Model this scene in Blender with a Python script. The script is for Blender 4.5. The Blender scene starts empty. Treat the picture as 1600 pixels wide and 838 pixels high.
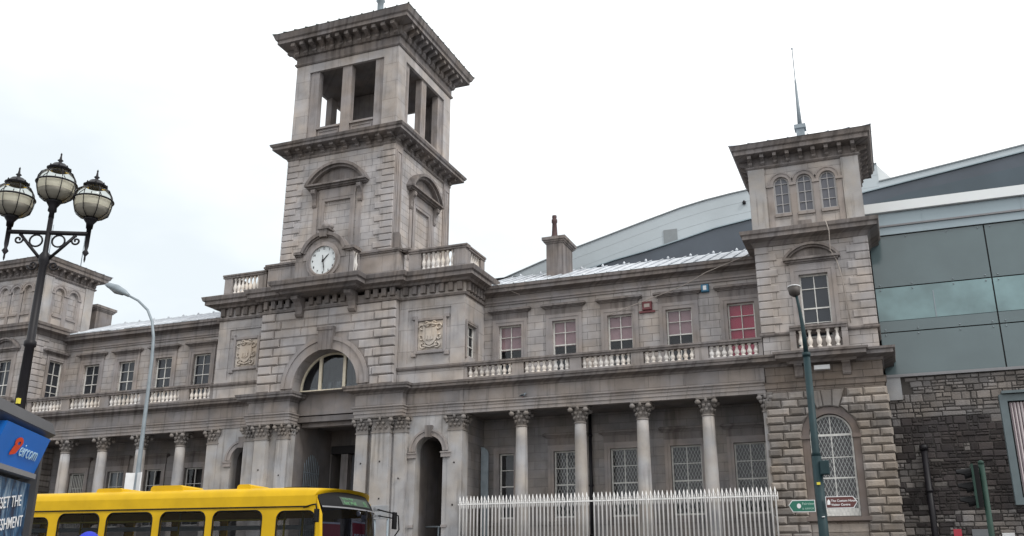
import bpy, bmesh, math, random
from math import sin, cos, pi, radians, sqrt
from mathutils import Vector, Matrix
random.seed(7)
sc = bpy.context.scene
C = sc.collection

# ------------------------------------------------------------------ camera
cam_d = bpy.data.cameras.new('camera'); cam = bpy.data.objects.new('camera', cam_d); C.objects.link(cam)
cam_d.sensor_width = 36.0; cam_d.lens = 36.0*1470.8/1600; cam_d.clip_end = 3000; cam_d.clip_start = 0.1
yaw, pit, rol = radians(-21.7642), radians(18.2405), radians(-0.1256)
fw = Vector((sin(yaw)*cos(pit), cos(yaw)*cos(pit), sin(pit)))
rt = Vector((cos(yaw), -sin(yaw), 0)); dn = fw.cross(rt)
r2 = cos(rol)*rt + sin(rol)*dn; d2 = -sin(rol)*rt + cos(rol)*dn
cam.matrix_world = Matrix(((r2.x, -d2.x, -fw.x, 0), (r2.y, -d2.y, -fw.y, 0), (r2.z, -d2.z, -fw.z, 1.6), (0, 0, 0, 1)))
sc.camera = cam

# ------------------------------------------------------------------ world, sun, exposure
SUN_EL, SUN_AZ = radians(44), radians(114)      # azimuth clockwise from +Y
w = bpy.data.worlds.new('World'); sc.world = w; w.use_nodes = True
nt = w.node_tree; N = nt.nodes; L = nt.links
bg = N['Background']; bg.inputs['Strength'].default_value = 0.1
sky = N.new('ShaderNodeTexSky'); sky.sky_type = 'NISHITA'; sky.sun_disc = False
sky.sun_elevation = SUN_EL; sky.sun_rotation = SUN_AZ
tc = N.new('ShaderNodeTexCoord')
mp = N.new('ShaderNodeMapping'); mp.inputs['Scale'].default_value = (1.4, 1.4, 3.2)
nz = N.new('ShaderNodeTexNoise'); nz.inputs['Scale'].default_value = 1.6; nz.inputs['Detail'].default_value = 5
L.new(tc.outputs['Generated'], mp.inputs['Vector']); L.new(mp.outputs[0], nz.inputs['Vector'])
cr = N.new('ShaderNodeValToRGB'); cr.color_ramp.elements[0].position = .30; cr.color_ramp.elements[1].position = .62
cr.color_ramp.elements[0].color = (7.0, 7.55, 7.85, 1); cr.color_ramp.elements[1].color = (11.6, 11.7, 11.7, 1)
dtw = N.new('ShaderNodeVectorMath'); dtw.operation = 'DOT_PRODUCT'; L.new(tc.outputs['Generated'], dtw.inputs[0]); dtw.inputs[1].default_value = (sin(SUN_AZ)*cos(SUN_EL), cos(SUN_AZ)*cos(SUN_EL), sin(SUN_EL))
mr = N.new('ShaderNodeMapRange'); mr.inputs['From Min'].default_value = -.55; mr.inputs['From Max'].default_value = .30; L.new(dtw.outputs['Value'], mr.inputs['Value'])   # cloud thins towards the sun
mm = N.new('ShaderNodeMath'); mm.operation = 'MULTIPLY_ADD'; mm.inputs[1].default_value = .55; L.new(mr.outputs[0], mm.inputs[0])
m2_ = N.new('ShaderNodeMath'); m2_.operation = 'MULTIPLY'; m2_.inputs[1].default_value = .5; L.new(nz.outputs['Fac'], m2_.inputs[0]); L.new(m2_.outputs[0], mm.inputs[2])
L.new(mm.outputs[0], cr.inputs['Fac'])
mx = N.new('ShaderNodeMix'); mx.data_type = 'RGBA'; mx.inputs['Factor'].default_value = .93
L.new(sky.outputs[0], mx.inputs['A']); L.new(cr.outputs[0], mx.inputs['B']); L.new(mx.outputs['Result'], bg.inputs['Color'])
sl = bpy.data.lights.new('sun', 'SUN'); sl.energy = 1.35; sl.angle = radians(14); sl.color = (1, .97, .92)
so = bpy.data.objects.new('sun', sl); C.objects.link(so)
sdir = Vector((sin(SUN_AZ)*cos(SUN_EL), cos(SUN_AZ)*cos(SUN_EL), sin(SUN_EL)))
so.rotation_euler = sdir.to_track_quat('Z', 'Y').to_euler(); so.location = (30, -30, 40)
vs = sc.view_settings; vs.view_transform = 'Standard'; vs.look = 'None'; vs.exposure = 0.38; vs.gamma = 1; vs.use_curve_mapping = False

# ------------------------------------------------------------------ materials
def mat(name, col, rough=.7, metal=0., bump=0., bscale=20, var=0., vscale=3, spec=.5, emit=None, coat=0):
    m = bpy.data.materials.new(name); m.use_nodes = True; t = m.node_tree; n = t.nodes; p = n['Principled BSDF']
    p.inputs['Base Color'].default_value = (*col, 1); p.inputs['Roughness'].default_value = rough
    p.inputs['Metallic'].default_value = metal; p.inputs['Specular IOR Level'].default_value = spec
    p.inputs['Coat Weight'].default_value = coat
    if emit: p.inputs['Emission Color'].default_value = (*emit[0], 1); p.inputs['Emission Strength'].default_value = emit[1]
    co = n.new('ShaderNodeTexCoord')
    if var or True:
        z = n.new('ShaderNodeTexNoise'); z.inputs['Scale'].default_value = vscale; z.inputs['Detail'].default_value = 6
        t.links.new(co.outputs['Object'], z.inputs['Vector'])
        r = n.new('ShaderNodeMapRange'); r.inputs['From Min'].default_value = .3; r.inputs['From Max'].default_value = .7
        v = var or .06
        r.inputs['To Min'].default_value = 1-v; r.inputs['To Max'].default_value = 1+v*.6
        t.links.new(z.outputs['Fac'], r.inputs['Value'])
        x = n.new('ShaderNodeVectorMath'); x.operation = 'SCALE'; x.inputs[0].default_value = col
        t.links.new(r.outputs[0], x.inputs['Scale']); t.links.new(x.outputs[0], p.inputs['Base Color'])
    if bump:
        b = n.new('ShaderNodeBump'); b.inputs['Strength'].default_value = bump; b.inputs['Distance'].default_value = .02
        z2 = n.new('ShaderNodeTexNoise'); z2.inputs['Scale'].default_value = bscale; z2.inputs['Detail'].default_value = 6
        t.links.new(co.outputs['Object'], z2.inputs['Vector']); t.links.new(z2.outputs['Fac'], b.inputs['Height']); t.links.new(b.outputs[0], p.inputs['Normal'])
    return m

def stone(name, col, ashlar=None, soot=.35, sootcol=(.055, .048, .044), jit=.1, mortar=.7, rnd=0., streak=1., warm=.3, bumpd=.02, soot_lo=.5):
    """weathered granite: courses, per-block tone, vertical rain streaks, soot blotches, speckle"""
    col = (col[0]*1.0, col[1]*1.018, col[2]*1.035)
    m = bpy.data.materials.new(name); m.use_nodes = True; t = m.node_tree; n = t.nodes; lk = t.links; p = n['Principled BSDF']
    p.inputs['Roughness'].default_value = .88; p.inputs['Specular IOR Level'].default_value = .25
    g = n.new('ShaderNodeNewGeometry'); s = n.new('ShaderNodeSeparateXYZ'); lk.new(g.outputs['Position'], s.inputs[0])
    a = n.new('ShaderNodeMath'); a.operation = 'ADD'; lk.new(s.outputs['X'], a.inputs[0]); lk.new(s.outputs['Y'], a.inputs[1])
    cb = n.new('ShaderNodeCombineXYZ'); lk.new(a.outputs[0], cb.inputs['X']); lk.new(s.outputs['Z'], cb.inputs['Y'])
    def noise(scale, vec, det=5, mul=None):
        z = n.new('ShaderNodeTexNoise'); z.inputs['Scale'].default_value = scale; z.inputs['Detail'].default_value = det
        if mul:
            q = n.new('ShaderNodeMapping'); q.inputs['Scale'].default_value = mul; lk.new(vec, q.inputs['Vector']); vec = q.outputs[0]
        lk.new(vec, z.inputs['Vector']); return z.outputs['Fac']
    def rng(v, a0, a1, b0, b1):
        r = n.new('ShaderNodeMapRange'); r.inputs['From Min'].default_value = a0; r.inputs['From Max'].default_value = a1
        r.inputs['To Min'].default_value = b0; r.inputs['To Max'].default_value = b1; lk.new(v, r.inputs['Value']); return r.outputs[0]
    def mul(x, y):
        q = n.new('ShaderNodeMath'); q.operation = 'MULTIPLY'
        for i, v in enumerate((x, y)):
            if isinstance(v, (int, float)): q.inputs[i].default_value = v
            else: lk.new(v, q.inputs[i])
        return q.outputs[0]
    pos = g.outputs['Position']
    val = rng(noise(1.1, pos, 6), .3, .7, .74, 1.20)                 # broad patches
    val = mul(val, rng(noise(60, pos, 2), .3, .7, .90, 1.08))        # granite speckle
    hgt = None
    if ashlar:
        def brick(c1, c2, mo):
            b = n.new('ShaderNodeTexBrick'); b.inputs['Scale'].default_value = 1; b.inputs['Brick Width'].default_value = ashlar[0]
            b.inputs['Row Height'].default_value = ashlar[1]; b.inputs['Mortar Size'].default_value = .014; b.inputs['Mortar Smooth'].default_value = .4
            b.inputs['Bias'].default_value = 0; b.offset = .5; b.squash = 1
            b.inputs['Color1'].default_value = (c1, c1, c1, 1); b.inputs['Color2'].default_value = (c2, c2, c2, 1); b.inputs['Mortar'].default_value = (mo, mo, mo, 1)
            lk.new(cb.outputs[0], b.inputs['Vector']); return b.outputs['Color']
        bk = n.new('ShaderNodeSeparateColor'); lk.new(brick(1-jit, 1+jit, 1-mortar*.75), bk.inputs[0]); val = mul(val, bk.outputs[0])
        hb = n.new('ShaderNodeSeparateColor'); lk.new(brick(1, 1, 0), hb.inputs[0]); hgt = hb.outputs[0]
    if rnd:
        at = n.new('ShaderNodeAttribute'); at.attribute_name = 'rnd'
        val = mul(val, rng(at.outputs['Fac'], 0, 1, 1-rnd, 1+rnd))
    tone = n.new('ShaderNodeMix'); tone.data_type = 'RGBA'
    c = col; wc = (c[0]*(1+.10*warm), c[1]*.98, c[2]*(1-.22*warm)); cc = (c[0]*.96, c[1]*.99, c[2]*1.05)
    tone.inputs['A'].default_value = (*cc, 1); tone.inputs['B'].default_value = (*wc, 1)
    lk.new(rng(noise(.8, pos, 4), .35, .65, 0, 1), tone.inputs['Factor'])
    sm = n.new('ShaderNodeVectorMath'); sm.operation = 'SCALE'; lk.new(tone.outputs['Result'], sm.inputs[0]); lk.new(val, sm.inputs['Scale'])
    st = rng(noise(1.0, cb.outputs[0], 6, (4.2, .3, 1)), soot_lo, .70, 0, 1)
    bl = rng(noise(.55, pos, 7), .42, .72, .15, 1)
    ma = n.new('ShaderNodeMath'); ma.operation = 'MAXIMUM'; lk.new(mul(st, streak), ma.inputs[0]); lk.new(mul(bl, .55), ma.inputs[1])
    so_ = n.new('ShaderNodeMix'); so_.data_type = 'RGBA'; lk.new(mul(ma.outputs[0], soot*.8), so_.inputs['Factor'])
    lk.new(sm.outputs[0], so_.inputs['A']); so_.inputs['B'].default_value = (*sootcol, 1)
    lk.new(so_.outputs['Result'], p.inputs['Base Color'])
    bp = n.new('ShaderNodeBump'); bp.inputs['Strength'].default_value = .6; bp.inputs['Distance'].default_value = bumpd
    h = mul(noise(14, pos, 7), .45)
    if hgt:
        ad = n.new('ShaderNodeMath'); ad.operation = 'ADD'; lk.new(h, ad.inputs[0]); lk.new(hgt, ad.inputs[1]); h = ad.outputs[0]
    lk.new(h, bp.inputs['Height']); lk.new(bp.outputs[0], p.inputs['Normal'])
    return m

def glassmat(name, tint, body=(.02, .022, .025), trans=.6, rough=.03, ior=1.45):
    m = bpy.data.materials.new(name); m.use_nodes = True; t = m.node_tree; n = t.nodes; lk = t.links
    for q in list(n):
        if q.type == 'BSDF_PRINCIPLED': n.remove(q)
    out = [q for q in n if q.type == 'OUTPUT_MATERIAL'][0]
    tr = n.new('ShaderNodeBsdfTransparent'); tr.inputs['Color'].default_value = (*tint, 1)
    df = n.new('ShaderNodeBsdfDiffuse'); df.inputs['Color'].default_value = (*body, 1)
    m1 = n.new('ShaderNodeMixShader'); m1.inputs[0].default_value = trans; lk.new(df.outputs[0], m1.inputs[1]); lk.new(tr.outputs[0], m1.inputs[2])
    gl = n.new('ShaderNodeBsdfGlossy'); gl.inputs['Roughness'].default_value = rough; gl.inputs['Color'].default_value = (.9, .95, 1, 1)
    g = n.new('ShaderNodeNewGeometry'); f0 = ((ior-1)/(ior+1))**2
    dt = n.new('ShaderNodeVectorMath'); dt.operation = 'DOT_PRODUCT'; lk.new(g.outputs['Normal'], dt.inputs[0]); lk.new(g.outputs['Incoming'], dt.inputs[1])
    def mth(op, a_, b_=0.):
        q = n.new('ShaderNodeMath'); q.operation = op
        for i_, v_ in enumerate((a_, b_)):
            if isinstance(v_, float): q.inputs[i_].default_value = v_
            else: lk.new(v_, q.inputs[i_])
        return q.outputs[0]
    fr_o = mth('MULTIPLY_ADD', mth('POWER', mth('SUBTRACT', 1., mth('ABSOLUTE', dt.outputs['Value'])), 5.), 1.-f0 if ior > 1.3 else .35); fr_o.node.inputs[2].default_value = f0
    z = n.new('ShaderNodeTexNoise'); z.inputs['Scale'].default_value = 1.3
    lk.new(g.outputs['Position'], z.inputs['Vector']); b = n.new('ShaderNodeBump'); b.inputs['Distance'].default_value = .02; b.inputs['Strength'].default_value = .25
    lk.new(z.outputs['Fac'], b.inputs['Height']); lk.new(b.outputs[0], gl.inputs['Normal'])
    m2 = n.new('ShaderNodeMixShader'); lk.new(fr_o, m2.inputs[0]); lk.new(m1.outputs[0], m2.inputs[1]); lk.new(gl.outputs[0], m2.inputs[2])
    lk.new(m2.outputs[0], out.inputs['Surface']); return m

M = {}
SB = (.385, .350, .326)
M['ashlar'] = stone('ashlar_granite', SB, (.95, .385), .42)
M['ashlar_upper'] = stone('tower_ashlar', (.425, .39, .366), (1.05, .40), .4)
M['ashlar_big'] = stone('large_slab_granite', (.41, .376, .352), (1.9, 1.15), .4, mortar=.45)
M['plain'] = stone('dressed_granite', (.315, .282, .264), None, .5)
M['frieze'] = stone('frieze_granite', (.31, .279, .26), (1.6, .9), .6, mortar=.35)
M['cornice'] = stone('sooty_cornice_stone', (.235, .208, .194), None, .85, soot_lo=.4)
M['quoin'] = stone('quoin_granite', (.405, .37, .348), None, .45, rnd=.07)
M['shaft'] = stone('column_granite', (.41, .39, .375), None, .6, warm=.4)
M['capital'] = stone('carved_capital_stone', (.25, .225, .205), None, .6)
M['baluster'] = stone('pale_baluster_stone', (.72, .67, .61), None, .3)
M['rust'] = stone('brown_rusticated_stone', (.262, .232, .206), None, .6, rnd=.34, warm=.4, bumpd=.08)
M['rust_back'] = stone('brown_ashlar', (.19, .158, .134), (.8, .346), .4)
M['arch_brown'] = stone('brown_surround_stone', (.165, .135, .12), None, .35)
M['relief'] = stone('buff_carved_stone', (.54, .47, .395), None, .6)
M['hall'] = stone('shaded_hall_stone', (.20, .18, .17), None, .5)  # darkened tone puts the shade of deep recesses into the stone
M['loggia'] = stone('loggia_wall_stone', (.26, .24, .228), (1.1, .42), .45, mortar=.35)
M['rubble'] = stone('rubble_stone', (.18, .165, .155), None, .6, rnd=.35, bumpd=.08)
M['rubble_dark'] = stone('blackened_rubble_stone', (.055, .047, .046), None, .6, rnd=.4, bumpd=.05, sootcol=(.03, .027, .026))
M['mortar'] = mat('dark_mortar', (.055, .05, .047), .95, bump=.5)
M['slab'] = stone('pale_slab_stone', (.34, .34, .34), None, .3)
M['white_frame'] = mat('white_window_paint', (.62, .61, .58), .55, var=.15, vscale=8)
M['grille_paint'] = mat('grey_grille_paint', (.55, .56, .55), .6)
M['grey_sash'] = mat('grey_sash_paint', (.36, .35, .35), .6)
M['cream_frame'] = mat('cream_window_paint', (.62, .56, .44), .55, var=.15, vscale=8)
M['pane'] = glassmat('window_glass', (.92, .94, .95), (.03, .03, .035), .9)
M['pane_dark'] = glassmat('dark_window_glass', (.5, .52, .55), (.045, .05, .06), .35)
M['pane_grey'] = glassmat('dusty_grey_glass', (.5, .5, .52), (.14, .14, .16), .2)
M['pane_bus'] = glassmat('tinted_bus_glass', (.55, .55, .56), (.012, .012, .014), .9, .01, 1.16)
M['dark'] = mat('dark_interior', (.03, .028, .03), .9)
M['room'] = mat('room_interior', (.09, .08, .08), .9)
M['blind'] = mat('mauve_blind', (.36, .225, .24), .8, var=.1)
M['blind_red'] = mat('crimson_blind', (.47, .035, .085), .8, var=.08)
M['blind_wht'] = mat('pale_room_wall', (.16, .17, .18), .8)
M['lead'] = mat('lead_sheet_roof', (.52, .55, .59), .42, .3, var=.25, vscale=1.2)
M['slate'] = mat('dark_slate_roof', (.09, .095, .11), .6, var=.2)
M['copper'] = mat('weathered_green_roof', (.14, .17, .16), .7, var=.2)
M['iron'] = mat('black_cast_iron', (.010, .009, .012), .5, .0, var=.3, spec=.28)
M['rail_paint'] = mat('silver_railing_paint', (.74, .73, .72), .5, .1, var=.15, vscale=2)
M['galv'] = mat('grey_painted_steel', (.23, .27, .30), .5, .2, var=.2)
M['teal_pole'] = mat('dark_teal_pole_paint', (.012, .034, .040), .55, var=.25, spec=.3)
M['green_pole'] = mat('green_pole_paint', (.022, .052, .04), .6, var=.25, spec=.25)
M['white'] = mat('white_enamel', (.72, .73, .74), .5, var=.1)
M['whitetext'] = mat('white_lettering', (.8, .8, .8), .5)
M['yellow'] = mat('yellow_bus_paint', (.60, .37, .004), .42, spec=.22, var=.14, vscale=2.2)
M['black'] = mat('black_rubber', (.010, .010, .011), .6, spec=.15)
M['blackgloss'] = mat('black_gloss_trim', (.012, .012, .015), .15, coat=.5)
M['greytrim'] = mat('grey_trim', (.2, .2, .21), .5)
M['led'] = mat('green_display_glow', (.06, .16, .07), .6, emit=((.16, .36, .18), .22))
M['redcard'] = mat('red_card', (.40, .03, .055), .6)
M['brownhead'] = mat('brown_lamp_housing', (.07, .06, .055), .6)
M['globe_shading'] = mat('grey_globe_shading', (.36, .34, .31), .5)  # grey tone paints the shading on the lower half of the globes
M['window_light'] = mat('pale_window_light', (.55, .66, .72), .5)  # pale blue paints the light along the bus window tops
M['seat'] = mat('blue_bus_seat', (.03, .05, .14), .8)
M['kiosk_grey'] = mat('kiosk_grey_metal', (.075, .075, .08), .42, .3, var=.15, vscale=2)
M['kiosk_blue'] = mat('blue_sign_panel', (.012, .16, .60), .35)
M['orange'] = mat('orange_red_enamel', (.72, .07, .02), .5)
M['logo_text'] = mat('pale_blue_lettering', (.42, .62, .78), .5)
M['sign_green'] = mat('green_sign_face', (.01, .13, .085), .45)
M['sign_brown'] = mat('brown_sign_face', (.10, .028, .026), .45)
M['sign_txt_g'] = mat('faded_green_lettering', (.38, .55, .48), .6)
M['yellowmark'] = mat('yellow_sticker', (.7, .6, .06), .6)
M['clock'] = mat('clock_face_enamel', (.62, .66, .67), .35, var=.06)
M['steel_roof'] = mat('pale_metal_cladding', (.42, .465, .49), .5, .1, var=.08, vscale=.4)
M['white_clad'] = mat('white_fascia', (.72, .75, .76), .5, var=.04, vscale=.5)
M['blue_clad'] = mat('blue_grey_cladding', (.28, .345, .38), .4, .15, var=.08, vscale=.4)
M['dark_band'] = mat('dark_glazed_band', (.062, .078, .10), .35, var=.2, vscale=.5)
M['dark_band2'] = mat('dark_glazed_wall', (.05, .075, .095), .3, var=.15, vscale=.5)
M['louvre'] = mat('grey_louvre', (.22, .24, .25), .6)
M['glass_panel'] = mat('grey_green_glass_panel', (.095, .135, .145), .14, var=.10, vscale=.7, coat=.3)
M['glass_vision'] = mat('ceiling_glow_glass', (.165, .265, .28), .14, var=.3, vscale=.8, coat=.3)  # pale cyan paints the ceiling glow seen through the panes
M['joint'] = mat('black_glazing_joint', (.015, .018, .02), .5)
M['board_frame'] = mat('teal_grey_board_frame', (.095, .125, .135), .5, var=.1)
M['redhaze'] = mat('red_alarm_box', (.13, .025, .03), .5)
M['bluebox'] = mat('blue_alarm_box', (.04, .16, .27), .5)
M['rope'] = mat('pale_cable', (.35, .31, .28), .8)
M['pot'] = mat('red_clay_pot', (.075, .045, .045), .85, var=.3, vscale=6)
M['asphalt'] = mat('asphalt', (.055, .055, .058), .9, bump=.5, bscale=60, var=.25)
M['paving'] = stone('concrete_paving', (.12, .115, .11), None, .3)
M['kerb'] = stone('granite_kerb', (.36, .35, .34), None, .3)
M['paint'] = mat('road_marking_paint', (.7, .7, .68), .7, var=.2)
M['redbrake'] = mat('red_lens', (.5, .02, .02), .3)
M['headlamp'] = mat('clear_headlamp', (.6, .62, .65), .15, .2)
M['skin'] = mat('skin', (.55, .35, .27), .6)
M['lip'] = mat('lip', (.42, .17, .14), .6)
M['bluecap'] = mat('royal_blue_knit', (.015, .03, .42), .85, bump=.4)
M['hair'] = mat('brown_hair', (.10, .06, .035), .7, bump=.6)
M['hairdark'] = mat('dark_hair', (.015, .012, .012), .7)
M['coatnavy'] = mat('navy_jacket_cloth', (.03, .04, .08), .85)
M['coatbeige'] = mat('brown_jacket_cloth', (.16, .12, .09), .85)
M['trouser'] = mat('dark_trouser_cloth', (.03, .03, .035), .9)

def fabric_stripe():
    m = mat('pink_grey_slatted_face', (.4, .3, .3), .6); t = m.node_tree; n = t.nodes; lk = t.links; p = n['Principled BSDF']
    g = n.new('ShaderNodeNewGeometry'); wv = n.new('ShaderNodeTexWave'); wv.inputs['Scale'].default_value = 3.0; wv.bands_direction = 'X'
    lk.new(g.outputs['Position'], wv.inputs['Vector']); r = n.new('ShaderNodeValToRGB')
    r.color_ramp.elements[0].color = (.26, .20, .22, 1); r.color_ramp.elements[1].color = (.50, .46, .46, 1)
    lk.new(wv.outputs['Fac'], r.inputs['Fac']); lk.new(r.outputs[0], p.inputs['Base Color']); return m
M['slats'] = fabric_stripe()
def poster_mat():
    m = mat('blue_splash_poster', (.1, .2, .4), .35); t = m.node_tree; n = t.nodes; lk = t.links; p = n['Principled BSDF']
    co = n.new('ShaderNodeTexCoord'); mpn = n.new('ShaderNodeMapping'); mpn.inputs['Scale'].default_value = (7, 7, 2.5)
    z = n.new('ShaderNodeTexNoise'); z.inputs['Scale'].default_value = 1.5; z.inputs['Detail'].default_value = 8; z.inputs['Distortion'].default_value = 1.2
    lk.new(co.outputs['Object'], mpn.inputs[0]); lk.new(mpn.outputs[0], z.inputs['Vector'])
    r = n.new('ShaderNodeValToRGB'); e = r.color_ramp.elements
    e[0].position = .36; e[0].color = (.012, .018, .045, 1); e[1].position = .72; e[1].color = (.38, .46, .52, 1)
    k = r.color_ramp.elements.new(.52); k.color = (.03, .10, .20, 1)
    lk.new(z.outputs['Fac'], r.inputs['Fac']); lk.new(r.outputs[0], p.inputs['Base Color']); return m
M['poster'] = poster_mat()

# ------------------------------------------------------------------ mesh builder
class MB:
    def __init__(s): s.v = []; s.f = []; s.r = []; s.sm = []
    def add(s, vs_, fs, smooth=False, rnd=None):
        o = len(s.v); s.v += [tuple(v) for v in vs_]; k = random.random() if rnd is None else rnd
        for f in fs: s.f.append([o+i for i in f]); s.r.append(k); s.sm.append(smooth)
    def box(s, x0, x1, y0, y1, z0, z1):
        s.add([(x, y, z) for x in (x0, x1) for y in (y0, y1) for z in (z0, z1)],
              [(0, 1, 3, 2), (4, 6, 7, 5), (0, 4, 5, 1), (2, 3, 7, 6), (0, 2, 6, 4), (1, 5, 7, 3)])
    def fbox(s, F, u0, u1, z0, z1, d0, d1):            # box in a facade frame, d = outwards
        s.add([F(u, z, d) for u in (u0, u1) for d in (d0, d1) for z in (z0, z1)],
              [(0, 1, 3, 2), (4, 6, 7, 5), (0, 4, 5, 1), (2, 3, 7, 6), (0, 2, 6, 4), (1, 5, 7, 3)])
    def cbox(s, F, u0, u1, z0, z1, d0, d1, c=.03):      # chamfered front edges
        c = min(c, (u1-u0)*.45, (z1-z0)*.45)
        P = [F(u0, z0, d0), F(u1, z0, d0), F(u1, z1, d0), F(u0, z1, d0), F(u0, z0, d1-c), F(u1, z0, d1-c), F(u1, z1, d1-c), F(u0, z1, d1-c),
             F(u0+c, z0+c, d1), F(u1-c, z0+c, d1), F(u1-c, z1-c, d1), F(u0+c, z1-c, d1)]
        s.add(P, [(0, 1, 5, 4), (1, 2, 6, 5), (2, 3, 7, 6), (3, 0, 4, 7), (4, 5, 9, 8), (5, 6, 10, 9), (6, 7, 11, 10), (7, 4, 8, 11), (8, 9, 10, 11)])
    def prism(s, F, pts, d0, d1):                       # polygon (u,z) extruded in depth
        n = len(pts); s.add([F(u, z, d0) for u, z in pts]+[F(u, z, d1) for u, z in pts],
              [tuple(range(n)), tuple(range(2*n-1, n-1, -1))]+[(i, (i+1) % n, n+(i+1) % n, n+i) for i in range(n)])
    def cpoly(s, F, pts, d0, d1, c=.05):                # convex polygon block with chamfered face
        n = len(pts); cu = sum(p[0] for p in pts)/n; cz = sum(p[1] for p in pts)/n
        hu = max(abs(p[0]-cu) for p in pts); hz = max(abs(p[1]-cz) for p in pts)
        ins = [(cu+(u-cu)*(1-min(.45, c/hu)), cz+(z-cz)*(1-min(.45, c/hz))) for u, z in pts]
        s.add([F(u, z, d0) for u, z in pts]+[F(u, z, d1-c*.8) for u, z in pts]+[F(u, z, d1) for u, z in ins],
              [(i, (i+1) % n, n+(i+1) % n, n+i) for i in range(n)]+[(n+i, n+(i+1) % n, 2*n+(i+1) % n, 2*n+i) for i in range(n)]+[tuple(range(2*n, 3*n))])
    def arcband(s, F, uc, zc, r0, r1, d0, d1, a0=0., a1=pi, n=20):
        for i in range(n):
            a, b = a0+(a1-a0)*i/n, a0+(a1-a0)*(i+1)/n
            p = [(uc+r*cos(t), zc+r*sin(t)) for t, r in ((a, r0), (a, r1), (b, r1), (b, r0))]
            s.add([F(u, z, d) for d in (d0, d1) for u, z in p], [(0, 1, 2, 3), (4, 5, 6, 7), (1, 5, 6, 2), (0, 4, 7, 3)]+([(0, 1, 5, 4)] if i == 0 else [])+([(2, 3, 7, 6)] if i == n-1 else []), rnd=.5)
    def disc(s, F, uc, zc, r, d, n=32, a0=0, a1=2*pi):
        s.add([F(uc+r*cos(a0+(a1-a0)*i/n), zc+r*sin(a0+(a1-a0)*i/n), d) for i in range(n+(0 if a1-a0 > 6.2 else 1))], [tuple(range(n+(0 if a1-a0 > 6.2 else 1)))])
    def lathe(s, cx, cy, prof, n=16, ax='z', rnd=None, sx=1, sy=1):   # prof [(r,z)]
        vs_ = []; fs = []
        for r, z in prof:
            for i in range(n):
                a = 2*pi*i/n; vs_.append((cx+r*cos(a)*sx, cy+r*sin(a)*sy, z))
        for j in range(len(prof)-1):
            for i in range(n): fs.append((j*n+i, j*n+(i+1) % n, (j+1)*n+(i+1) % n, (j+1)*n+i))
        fs.append(tuple(range(n))[::-1]); fs.append(tuple((len(prof)-1)*n+i for i in range(n)))
        s.add(vs_, fs, True, rnd)
    def tube(s, pts, r, n=8, closed=False):
        P = [Vector(p) for p in pts]; m = len(P); rs = r if isinstance(r, (list, tuple)) else [r]*m
        vs_ = []; fs = []; up = None
        for i in range(m):
            if closed: t = (P[(i+1) % m]-P[i-1]).normalized()
            else: t = (P[min(i+1, m-1)]-P[max(i-1, 0)]).normalized()
            if up is None: up = t.orthogonal().normalized()
            up = (up-t*up.dot(t)).normalized(); sd = t.cross(up)
            for k in range(n):
                a = 2*pi*k/n; vs_.append(P[i]+(up*cos(a)+sd*sin(a))*rs[i])
        for i in range(m if closed else m-1):
            j = (i+1) % m
            for k in range(n): fs.append((i*n+k, i*n+(k+1) % n, j*n+(k+1) % n, j*n+k))
        if not closed: fs.append(tuple(range(n))[::-1]); fs.append(tuple((m-1)*n+k for k in range(n)))
        s.add(vs_, fs, True)
    def sweep(s, path, prof, closed=False):             # path [(x,y)], prof [(out,z)] outward = right-hand... (dy,-dx)
        P = [Vector(p) for p in path]; m = len(P); nv = []
        segs = [(P[(i+1) % m]-P[i]).normalized() for i in range(m if closed else m-1)]
        nn = [Vector((d.y, -d.x)) for d in segs]
        for i in range(m):
            if closed: a, b = nn[i-1], nn[i]
            else: a, b = nn[max(i-1, 0)], nn[min(i, len(nn)-1)]
            nv.append((a+b)/(1+a.dot(b)))
        k = len(prof); vs_ = []; fs = []
        for i in range(m):
            for o, z in prof: q = P[i]+nv[i]*o; vs_.append((q.x, q.y, z))
        for i in range(m if closed else m-1):
            j = (i+1) % m
            for t in range(k): fs.append((i*k+t, i*k+(t+1) % k, j*k+(t+1) % k, j*k+t))
        if not closed: fs.append(tuple(range(k))); fs.append(tuple((m-1)*k+t for t in range(k))[::-1])
        s.add(vs_, fs)
    def wall(s, F, u0, u1, z0, z1, ops=(), rev=.3):     # wall sheet with openings (a,b,c,d,arch) and reveals
        U = sorted({u0, u1, *[o[0] for o in ops], *[o[1] for o in ops]}); Z = sorted({z0, z1, *[o[2] for o in ops], *[o[3] for o in ops]})
        U = [u for u in U if u0 <= u <= u1]; Z = [z for z in Z if z0 <= z <= z1]
        for i in range(len(U)-1):
            for j in range(len(Z)-1):
                cu, cz = (U[i]+U[i+1])/2, (Z[j]+Z[j+1])/2
                if any(o[0] < cu < o[1] and o[2] < cz < o[3] for o in ops): continue
                s.add([F(U[i], Z[j], 0), F(U[i+1], Z[j], 0), F(U[i+1], Z[j+1], 0), F(U[i], Z[j+1], 0)], [(0, 1, 2, 3)], rnd=.5)
        for a, b, c, d, ar in ops:
            if ar:
                r = (b-a)/2; zc = d-r; uc = (a+b)/2; n = 16
                A = [(uc-r*cos(pi*i/n), zc+r*sin(pi*i/n)) for i in range(n+1)]
                for i in range(n):
                    (p, q), (p2, q2) = A[i], A[i+1]
                    s.add([F(p, q, 0), F(p2, q2, 0), F(p2, d, 0), F(p, d, 0)], [(0, 1, 2, 3)], rnd=.5)
                per = [(a, c)]+A+[(b, c)]
            else: per = [(a, c), (a, d), (b, d), (b, c)]
            per.append(per[0])
            if rev:
                for i in range(len(per)-1):
                    (p, q), (p2, q2) = per[i], per[i+1]
                    if (p, q) != (p2, q2): s.add([F(p, q, 0), F(p2, q2, 0), F(p2, q2, -rev), F(p, q, -rev)], [(0, 1, 2, 3)], rnd=.5)
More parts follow.
